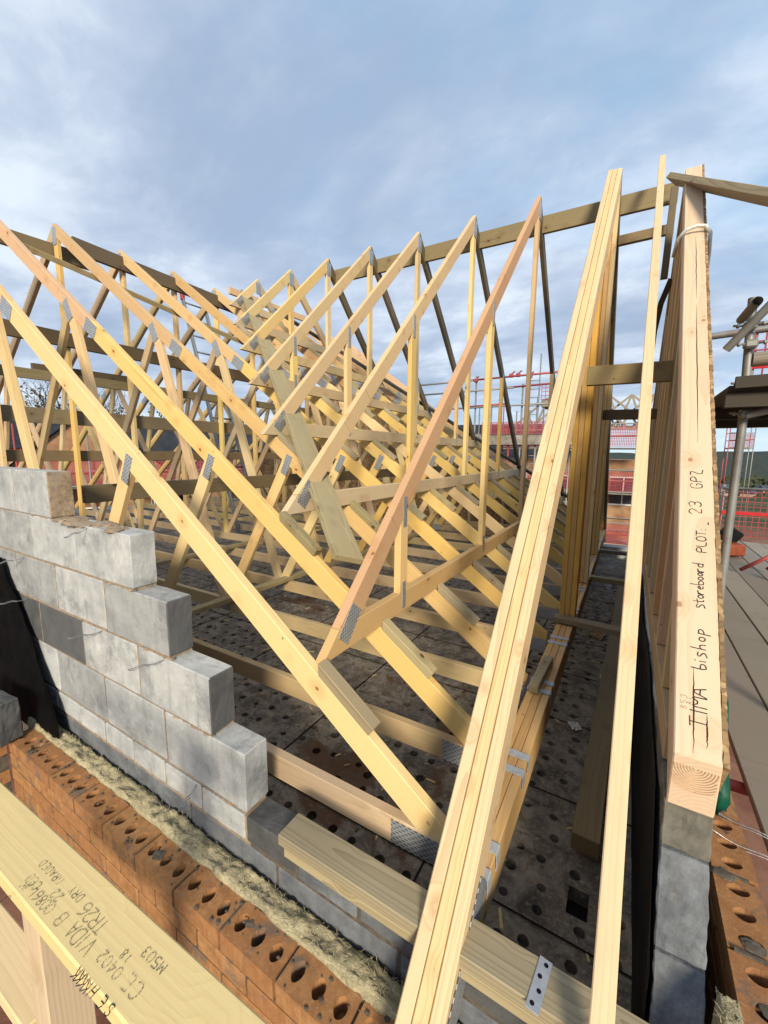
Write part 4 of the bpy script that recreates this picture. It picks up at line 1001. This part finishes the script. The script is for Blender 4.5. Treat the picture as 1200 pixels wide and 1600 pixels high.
stube([(.60, 3.5, .30), (.60, 3.5, -1.36)], .0245, TUBE, 'upright scaffold tube below the dark platform')
stube([(.452, 3.36, .655), (.86, 3.10, 1.18)], .024, TUBE, 'tube slanting up to the right across the upright')
stube([(.25, 3.85, .845), (1.5, 3.75, .88)], .023, TUBE, 'level tube passing behind the upright above the platform')
stube([(.505, 3.35, .82), (.52, 3.05, .835)], .024, TUBE, 'short tube end pointing at the viewer beside the upright')
stube([(.46, 2.65, .46), (1.3, 2.62, .47)], .033, W_OLD, 'thick weathered pole end resting over the dark platform')
stube([(.60, 3.42, .26), (1.4, 3.3, .46)], .024, TUBE, 'tube bearing the dark platform from below')
stube([(.86, 2.72, -.2), (.86, 2.72, -1.40)], .0245, TUBER, 'dark red upright tube standing on the grey scaffold boards')
clamp((.565, 3.44, .80), 'coupler where the slanting tube meets the upright'); clamp((.590, 3.45, .455), 'coupler at the foot of the upper upright'); clamp((.60, 3.44, .27), 'coupler under the dark platform'); clamp((.58, 3.44, .69), 'red-stained coupler halfway down the upper upright')
stube([(.465, .9, -1.50), (.465, 7.5, -1.50)], .0245, TUBE, 'long tube in the gap between the brick wall and the walkway', False)
for k, (y, m) in enumerate(((1.55, TUBE), (2.2, TUBER), (3.3, TUBE))):
    stube([(.40, y, -1.445), (2.6, y+.05, -1.445)], .0245, m, f'cross tube under the walkway boards, {["nearest", "red middle", "farthest"][k]} of three', True)
for x, y in ((.46, 1.35), (.47, 2.75)): stube([(x+.055, y, -6.6), (x+.055, y, -1.40)], .0245, TUBE, 'standard tube rising from below to the walkway, ' + ('nearer one' if y < 2 else 'farther one'), True)
def platform():
    t = empty('scaffold_platform', (1.2, 4, .4), 'dark scaffold platform seen from below at the right edge', 'platform')
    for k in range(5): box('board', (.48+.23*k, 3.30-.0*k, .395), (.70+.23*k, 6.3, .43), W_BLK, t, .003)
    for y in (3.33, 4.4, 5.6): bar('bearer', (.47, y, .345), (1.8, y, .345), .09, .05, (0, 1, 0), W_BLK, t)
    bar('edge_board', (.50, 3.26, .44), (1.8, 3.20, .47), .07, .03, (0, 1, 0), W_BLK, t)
platform()
def net(name, o, ex, ez, w, h, cell, b, m, parent=None, thick=.006):
    ex = Vector(ex).normalized(); ez = Vector(ez).normalized(); bm = bmesh.new(); mw = frame(o, ex, ez)
    nx, nz = int(w/cell), int(h/cell)
    for i in range(nx+1): box_bm(bm, (i*cell-b/2, -thick/2, 0), (i*cell+b/2, thick/2, nz*cell))
    for j in range(nz+1): box_bm(bm, (0, -thick/2-.001, j*cell-b/2), (nx*cell, thick/2+.001, j*cell+b/2))
    return link(name, bm, m, parent, mw)
def guard(name, label, o, ex, w, h, cell, b, group='red mesh guards'):
    t = empty(name, o, label, 'mesh guard', group)
    net('mesh', o, ex, (0, 0, 1), w, h, cell, b, REDNET, t); ex = Vector(ex).normalized(); o = Vector(o)
    tube('rail', [o+Vector((0, 0, h)), o+ex*w+Vector((0, 0, h))], .025, TUBE, t, 8)
    box_t = [o+Vector((0, 0, h*.48))+ex*0, o+ex*w+Vector((0, 0, h*.48))]; bar('band', box_t[0], box_t[1], .05, .012, ex.cross(Vector((0, 0, 1))), REDFLAT, t)
    for k in range(int(w/1.8)+1): tube('upright', [o+ex*(k*1.8)+Vector((0, .03, -.3)), o+ex*(k*1.8)+Vector((0, .03, h+.06))], .024, TUBE, t, 8)
guard('mesh_guard', 'red mesh guard closing the scaffold walkway at the far right', (1.45, 9.2, -1.36), (1, -.02, 0), 4.2, .82, .085, .010)
guard('mesh_guard', 'upper red mesh guard above the dark platform at the right edge', (.80, 4.6, .45), (1, -.08, 0), 1.6, .62, .07, .012)
# trestle ladder and tool lying on the walkway
def trestle():
    t = empty('trestle', (1.7, 6.5, -1.34), 'folded steel trestle with red feet leaning over the scaffold walkway', 'trestle')
    for a, b in (((1.22, 6.2, -1.32), (2.05, 5.7, -.45)), ((1.45, 6.0, -1.32), (2.10, 5.5, -.55)), ((1.50, 6.4, -1.32), (2.15, 6.0, -.35))):
        a, b = Vector(a), Vector(b); tube('leg', [a.lerp(b, .28), b], .022, TUBE, t, 8); tube('foot', [a, a.lerp(b, .28)], .022, TUBER, t, 8)
    tube('stay', [(1.55, 6.0, -1.0), (1.75, 6.2, -.98)], .015, TUBE, t, 8)
trestle()
def toolbox():
    t = empty('tool_box', (1.28, 7.2, -1.32), 'orange and black tool box left on the walkway by the red mesh', 'tool box')
    bm = bmesh.new(); box_bm(bm, (-.14, -.10, 0), (.14, .10, .16), 0, .02); link('body', bm, ORANGE, t, Matrix.Translation((1.28, 7.2, -1.34)) @ Matrix.Rotation(.4, 4, 'Z'))
    bm = bmesh.new(); box_bm(bm, (-.10, -.08, 0), (.12, .08, .22), 0, .02); link('lid', bm, BLACK, t, Matrix.Translation((1.22, 7.4, -1.18)) @ Matrix.Rotation(.6, 4, 'Y'))
toolbox()

# ------------------------------------------------------------------ far spandrel panel behind the trusses
def far_panel():
    Y = 7.38; t = empty('spandrel_panel', (RX, Y, CB), 'brown strand board gable panel closing the far end of the main roof', 'spandrel panel')
    bm = bmesh.new()
    pr = [(RX, RZ-.16), (-.30, roof(-.30)-.16), (-.3, -1.45), (2*RX+.3, -1.45), (2*RX+.3, roof(-.30)-.16)]
    prism('strand_board', [(x, Y, z) for x, z in pr], (0, .014, 0), OSB, t, (1, 0, 0), 0)
    for k in range(-7, 8):
        x = RX+k*.62; zt = roof(x)-.22
        if zt > -1.2: prism('stud', [(x-.02, Y-.05, -1.25), (x+.02, Y-.05, -1.25), (x+.02, Y-.05, zt), (x-.02, Y-.05, zt)], (0, .085, 0), W_TAN, t, (0, 0, 1))
    for s in (1, -1): bar('top_chord', (RX, Y-.05, RZ-.19), (RX+s*4.6, Y-.05, RZ-.19-SL*4.6), .05, .085, (0, 1, 0), W_TAN, t)
far_panel()
def eaves_wall(lab, lo, hi): 
    bm = bmesh.new(); c = (Vector(lo)+Vector(hi))/2; box_bm(bm, Vector(lo)-c, Vector(hi)-c, 0, .004); tag(link('block_wall', bm, BLK, None, Matrix.Translation(c)), lab, 'block wall')
eaves_wall('low far block wall carrying the left feet of the main trusses', (-9.75, .92, -1.75), (-9.6, 7.6, CB-.003))
eaves_wall('far cross wall of blocks under the strand board panel', (-9.59, 7.42, -6.5), (.13, 7.56, -1.452))

# ------------------------------------------------------------------ distant houses, scaffold, trees
GZ = -6.6
def house(name, loc, rot, L, W, eave, ridge, wm, rm, label, wins=(), roofless=False):
    t = empty(name, (loc[0], loc[1], GZ), label, 'house', 'houses under construction around the site'); M = Matrix.Translation((loc[0], loc[1], 0)) @ Matrix.Rotation(R(rot), 4, 'Z')
    bm = bmesh.new(); h = W/2
    pr = [(-h, GZ-1), (h, GZ-1), (h, eave), (0, ridge if not roofless else eave+.01), (-h, eave)]
    A = [bm.verts.new((-L/2, y, z)) for y, z in pr]; B = [bm.verts.new((L/2, y, z)) for y, z in pr]; bm.faces.new(A); bm.faces.new(B[::-1])
    for i in range(5): bm.faces.new((A[i], A[(i+1) % 5], B[(i+1) % 5], B[i]))
    bmesh.ops.recalc_face_normals(bm, faces=bm.faces); link('wall', bm, wm, t, M)
    if not roofless:
        bm = bmesh.new(); ov = .35; sl = (ridge-eave)/h
        for s in (1, -1):
            a = [(-L/2-.2, s*(h+ov), eave-sl*ov+.05), (L/2+.2, s*(h+ov), eave-sl*ov+.05), (L/2+.2, 0, ridge+.05), (-L/2-.2, 0, ridge+.05)]
            vs = [bm.verts.new(p) for p in a]; f = bm.faces.new(vs)
        bmesh.ops.solidify(bm, geom=list(bm.faces), thickness=.12); link('roof', bm, rm, t, M)
    for (face, x, z, w, hh) in wins:   # face: 'f' long side at -Y, 'e' gable at +X
        b2 = bmesh.new(); fr = bmesh.new()
        if face == 'f': box_bm(b2, (x-w/2, -h-.02, z), (x+w/2, -h+.05, z+hh)); box_bm(fr, (x-w/2-.06, -h-.04, z-.06), (x+w/2+.06, -h+.03, z+.0)); box_bm(fr, (x-w/2-.06, -h-.04, z+hh), (x+w/2+.06, -h+.03, z+hh+.06)); box_bm(fr, (x-.03, -h-.045, z), (x+.03, -h+.03, z+hh))
        else: box_bm(b2, (L/2-.05, x-w/2, z), (L/2+.02, x+w/2, z+hh)); box_bm(fr, (L/2-.03, x-w/2-.06, z-.06), (L/2+.04, x+w/2+.06, z)); box_bm(fr, (L/2-.03, x-w/2-.06, z+hh), (L/2+.04, x+w/2+.06, z+hh+.06))
        wo = link('window', fr, FRAMEW, t, M); pn = link('pane', b2, GLASS, wo); pn.matrix_basis = Matrix.Identity(4)
    return t
W2 = [('f', x, z, 1.1, 1.2) for x in (-3, 0, 3) for z in (-5.3, -2.7)]
house('brick_house', (-3.4, 24.5), 4, 8, 6, -.2, 0, HBRICK, SLATE, 'unroofed orange brick house in scaffolding straight beyond the girder', [('f', x, z, 1.0, 1.2) for x in (-3.2, -.2, .9, 3) for z in (-5.2, -2.2)], True)
house('brick_house', (-9.5, 27), 10, 9, 7, -.6, 1.9, HBRICK, SLATE, 'brick house with dark roof behind the red scaffold tubes', W2)
house('brick_house', (-22, 17), 62, 9, 7, -1.5, 1.5, HBRICK, SLATE, 'brick house with wide slate roof seen through the main trusses', W2)
house('brick_house', (-33, 18), 62, 8, 7, .1, 1.9, HBRICK, SLATE, 'farther brick house with slate roof and dormer-like dark panels', W2)
house('rendered_house', (-34, 9.2), 76, 9, 7, .2, 1.7, HPINK, SLATE, 'pinkish house with dark roof at the left edge behind the trusses', W2)
house('brick_house', (-20.9, 9.35), -26, 6, 5.5, -.9, 1.5, HBRICK, SLATE, 'orange gabled house with its end wall towards the trusses', [('e', 0, -3.5, 1, 1.2)])
def scaffold(name, o, ex, n, bay, lifts, zt, label, m=TUBE, nets=True, deckm=SBOARD):
    t = empty(name, (o[0], o[1], GZ), label, 'scaffold', 'scaffolds around the houses'); ex = Vector(ex).normalized(); ey = Vector((0, 0, 1)).cross(ex); o = Vector((o[0], o[1], 0))
    for i in range(n+1):
        for q in (0, 1.2):
            p = o+ex*bay*i+ey*q; tube('upright', [p+Vector((0, 0, GZ)), p+Vector((0, 0, zt+random.uniform(0, 1.2)))], .03, m if i % 3 else TUBER, t, 6)
    for z in lifts:
        for q in (0, 1.2):
            for dz in (0, .5, 1.0): tube('ledger', [o+ey*q+Vector((0, 0, z+dz)), o+ex*bay*n+ey*q+Vector((0, 0, z+dz+random.uniform(-.05, .05)))], .028, TUBER if dz == .5 and q == 0 else m, t, 6)
        a = o+ey*.6+Vector((0, 0, z-.05)); bar('deck', a, a+ex*bay*n, .05, 1.15, ey, deckm, t, 0)
        if nets: net('netting', o+Vector((0, 0, z+.05)), ex, (0, 0, 1), bay*n, .85, .065, .018, REDNET, t, .02)
    return t
scaffold('scaffold', (-5.4, 20.2), (1, .05, 0), 3, 2.0, (-3.9, -1.6, .35), 1.4, 'scaffold with red netting round the unroofed house')
def rail_scaffold():
    t = empty('scaffold', (-4.4, 13, GZ), 'grey and red scaffold guard rails right of the valley frames with a sandy deck', 'scaffold', 'scaffolds around the houses')
    Y = 13.0
    for z, x0, x1, m in ((2.29, -6.7, -4.5, TUBE), (2.33, -4.9, -1.2, TUBER), (1.97, -6.7, -3.2, TUBE), (2.02, -3.6, -1.0, TUBER), (1.46, -6.6, -1.4, TUBE), (1.50, -4.7, -3.4, TUBER), (.62, -6.6, -.9, TUBE)):
        tube('rail', [(x0, Y+random.uniform(-.1, .1), z), (x1, Y+random.uniform(-.1, .1), z+random.uniform(-.03, .05))], .029, m, t, 8)
    for x, z1, m in ((-4.40, 2.45, TUBE), (-6.5, 2.5, TUBE), (-2.95, 2.1, TUBE), (-3.3, 1.45, TUBER), (-2.5, 1.7, TUBE), (-5.5, .9, TUBER), (-1.7, 2.2, TUBE)):
        tube('upright', [(x, Y+.05, GZ), (x, Y+.05, z1)], .028, m, t, 8)
    for x, z in ((-4.4, 2.3), (-3.3, 2.36), (-3.1, 2.36), (-2.75, 2.3)):
        bm = bmesh.new(); box_bm(bm, (-.06, -.06, -.05), (.06, .06, .06), 0, .02); tube_bm(bm, [(-.02, 0, .03), (.10, -.02, .12)], .02, 6); link('coupler', bm, TUBER, t, Matrix.Translation((x, Y, z)))
    box('deck', (-5.9, 12.9, .30), (-1.2, 14.1, .62), SBOARD, t); net('netting', (-4.1, 12.86, .62), (1, 0, 0), (0, 0, 1), 2.6, .38, .045, .014, REDNET, t)
    for k in range(9): tube('upright', [(-4.6+.42*k, 14.1, GZ), (-4.6+.42*k, 14.1, .9+random.uniform(0, 1.0))], .024, TUBE, t, 6)
rail_scaffold()
scaffold('scaffold', (-17.8, 5.6), (.42, .9, 0), 5, 2.0, (-3.4, -1.3), -.3, 'scaffold with red netting in front of the left-hand houses')
scaffold('scaffold', (5.6, 36), (1, 0, 0), 1, 1.3, (.6,), 2.8, 'narrow scaffold tower beyond the walkway on the right')
def access_tower():
    t = empty('ladder_tower', (-5.0, 19.2, GZ), 'tall thin ladder tower with a cantilevered stage beside the unroofed house', 'ladder tower')
    for x in (-4.05, -3.65): tube('stile', [(x, 19.2, GZ), (x, 19.2, 3.2 if x < -4 else 4.3)], .03, TUBE, t, 6)
    for k in range(26): tube('rung', [(-4.05, 19.2, -5.8+.36*k), (-3.65, 19.2, -5.8+.36*k)], .018, TUBE, t, 5)
    box('stage', (-3.5, 19.0, 2.05), (-1.6, 20.2, 2.35), SBOARD, t); net('netting', (-3.5, 18.98, 2.35), (1, 0, 0), (0, 0, 1), 1.9, .7, .16, .025, REDNET, t)
access_tower()
fp = None
for k in range(9):
    x = -4.2+1.0*k; pos = Vector((x, 24.6, 2.0))
    if fp is None:
        fp = empty('roof_truss', pos-Vector((0, 0, 1)), '', 'roof truss', 'small white trusses stacked on the unroofed house')
        for a, b in (((-2, -.6), (0, 1.1)), ((2, -.6), (0, 1.1)), ((-2, -.6), (2, -.6)), ((-1, .25), (-.6, -.6)), ((1, .25), (.6, -.6)), ((0, 1.1), (-.6, -.6)), ((0, 1.1), (.6, -.6))):
            bar('member', pos+Vector((a[0], 0, a[1])), pos+Vector((b[0], 0, b[1])), .10, .05, (0, 1, 0), W_OLD, fp, 0)
        o = fp
    else: o = copy_tree(fp, Vector((x+4.2, .12*k, 0)))
    o['label'] = f'small pale roof truss on the unroofed brick house, {["leftmost", "second from left", "third from left", "fourth from left", "fifth from left", "sixth from left", "seventh from left", "eighth from left", "rightmost"][k]} of its row'

def tree(loc, h, label, seed, leafy=.35):
    rnd = random.Random(seed); t = empty('bare_tree', (loc[0], loc[1], GZ), label, 'tree', 'trees behind the houses'); wood_bm = bmesh.new(); lf = bmesh.new()
    def grow(p, d, L, r, lev):
        q = p+d*L; mid = p.lerp(q, .5)+Vector((rnd.uniform(-1, 1), rnd.uniform(-1, 1), 0))*L*.06
        tube_bm(wood_bm, [p, mid, q], [r, r*.8, r*.6], 5 if lev < 2 else 3, False)
        if lev >= 6:
            return
        if lev >= 3:
            for _ in range(3):
                if rnd.random() < leafy:
                    c = q+Vector((rnd.gauss(0, .35), rnd.gauss(0, .35), rnd.gauss(0, .35))); s = rnd.uniform(.06, .16); a = Vector((rnd.gauss(0, 1), rnd.gauss(0, 1), rnd.gauss(0, 1))).normalized(); b = a.orthogonal().normalized()
                    lf.faces.new([lf.verts.new(c+v*s) for v in (a, b, -a*.8, -b)])
        for _ in range(3 if lev < 4 else 2):
            nd = (d+Vector((rnd.gauss(0, .5), rnd.gauss(0, .5), rnd.gauss(.12, .35)))).normalized(); grow(p.lerp(q, rnd.uniform(.6, 1)), nd, L*rnd.uniform(.62, .82), r*.58, lev+1)
    grow(Vector((loc[0], loc[1], GZ)), Vector((0, 0, 1)), h*.30, h*.022, 0)
    link('trunk', wood_bm, BARK, t); link('crown', lf, LEAF, t)
tree((-47, 15.5), 17, 'bare tree with thin crown behind the left-hand houses, left one', 3)
tree((-46, 20.5), 16, 'bare tree with thin crown behind the left-hand houses, middle one', 8)
tree((-42, 24), 14, 'bushier dark tree behind the slate-roofed house, right one', 11, .7)
def far_town():
    bm = bmesh.new(); rnd = random.Random(5)
    for _ in range(420):
        a = R(rnd.uniform(-60, 40)); d = rnd.uniform(180, 620); x, y = math.sin(a)*d, math.cos(a)*d; s = rnd.uniform(4, 11); z = -28
        for q in range(7):
            cx, cy, cz = x+rnd.uniform(-s, s), y+rnd.uniform(-s, s), z+rnd.uniform(0, 5); r = rnd.uniform(2, 5)
            vs = [bm.verts.new((cx+r*math.cos(k*1.047)*rnd.uniform(.7, 1.2), cy+r*math.sin(k*1.047)*rnd.uniform(.7, 1.2), cz+rnd.uniform(0, 2))) for k in range(6)]; tp = bm.verts.new((cx, cy, cz+r*rnd.uniform(.8, 1.3))); lo = bm.verts.new((cx, cy, cz-4))
            for k in range(6): bm.faces.new((vs[k], vs[(k+1) % 6], tp)); bm.faces.new((vs[(k+1) % 6], vs[k], lo))
    tag(link('far_woodland', bm, simple('hedge_green', (.030, .042, .020), (.060, .060, .032), .3, .95)), 'dark trees and hedges spread over the valley towards the hills', 'woodland', kind='stuff')
    rnd = random.Random(9); hp = None
    for k in range(16):
        a = R(rnd.uniform(3, 16)); d = rnd.uniform(300, 420); p = Vector((math.sin(a)*d, math.cos(a)*d, -25))
        if hp is None:
            hp = empty('far_house', p, '', 'house', 'pale houses far off in the valley'); bm = bmesh.new(); box_bm(bm, (-4, -3, -3), (4, 3, 5)); link('wall', bm, HPINK, hp, Matrix.Translation(p))
            bm = bmesh.new(); A = [bm.verts.new(v) for v in ((-4.3, -3.4, 5), (4.3, -3.4, 5), (4.3, 3.4, 5), (-4.3, 3.4, 5), (-4.3, 0, 7.5), (4.3, 0, 7.5))]
            for f in ((0, 1, 5, 4), (2, 3, 4, 5), (1, 2, 5), (3, 0, 4)): bm.faces.new([A[i] for i in f])
            link('roof', bm, SLATE, hp, Matrix.Translation(p)); o = hp
        else: o = copy_tree(hp, p-hp.location)
        o['label'] = 'tiny pale house far off in the valley below the hills'; o.rotation_euler = (0, 0, rnd.uniform(0, 3))
far_town()
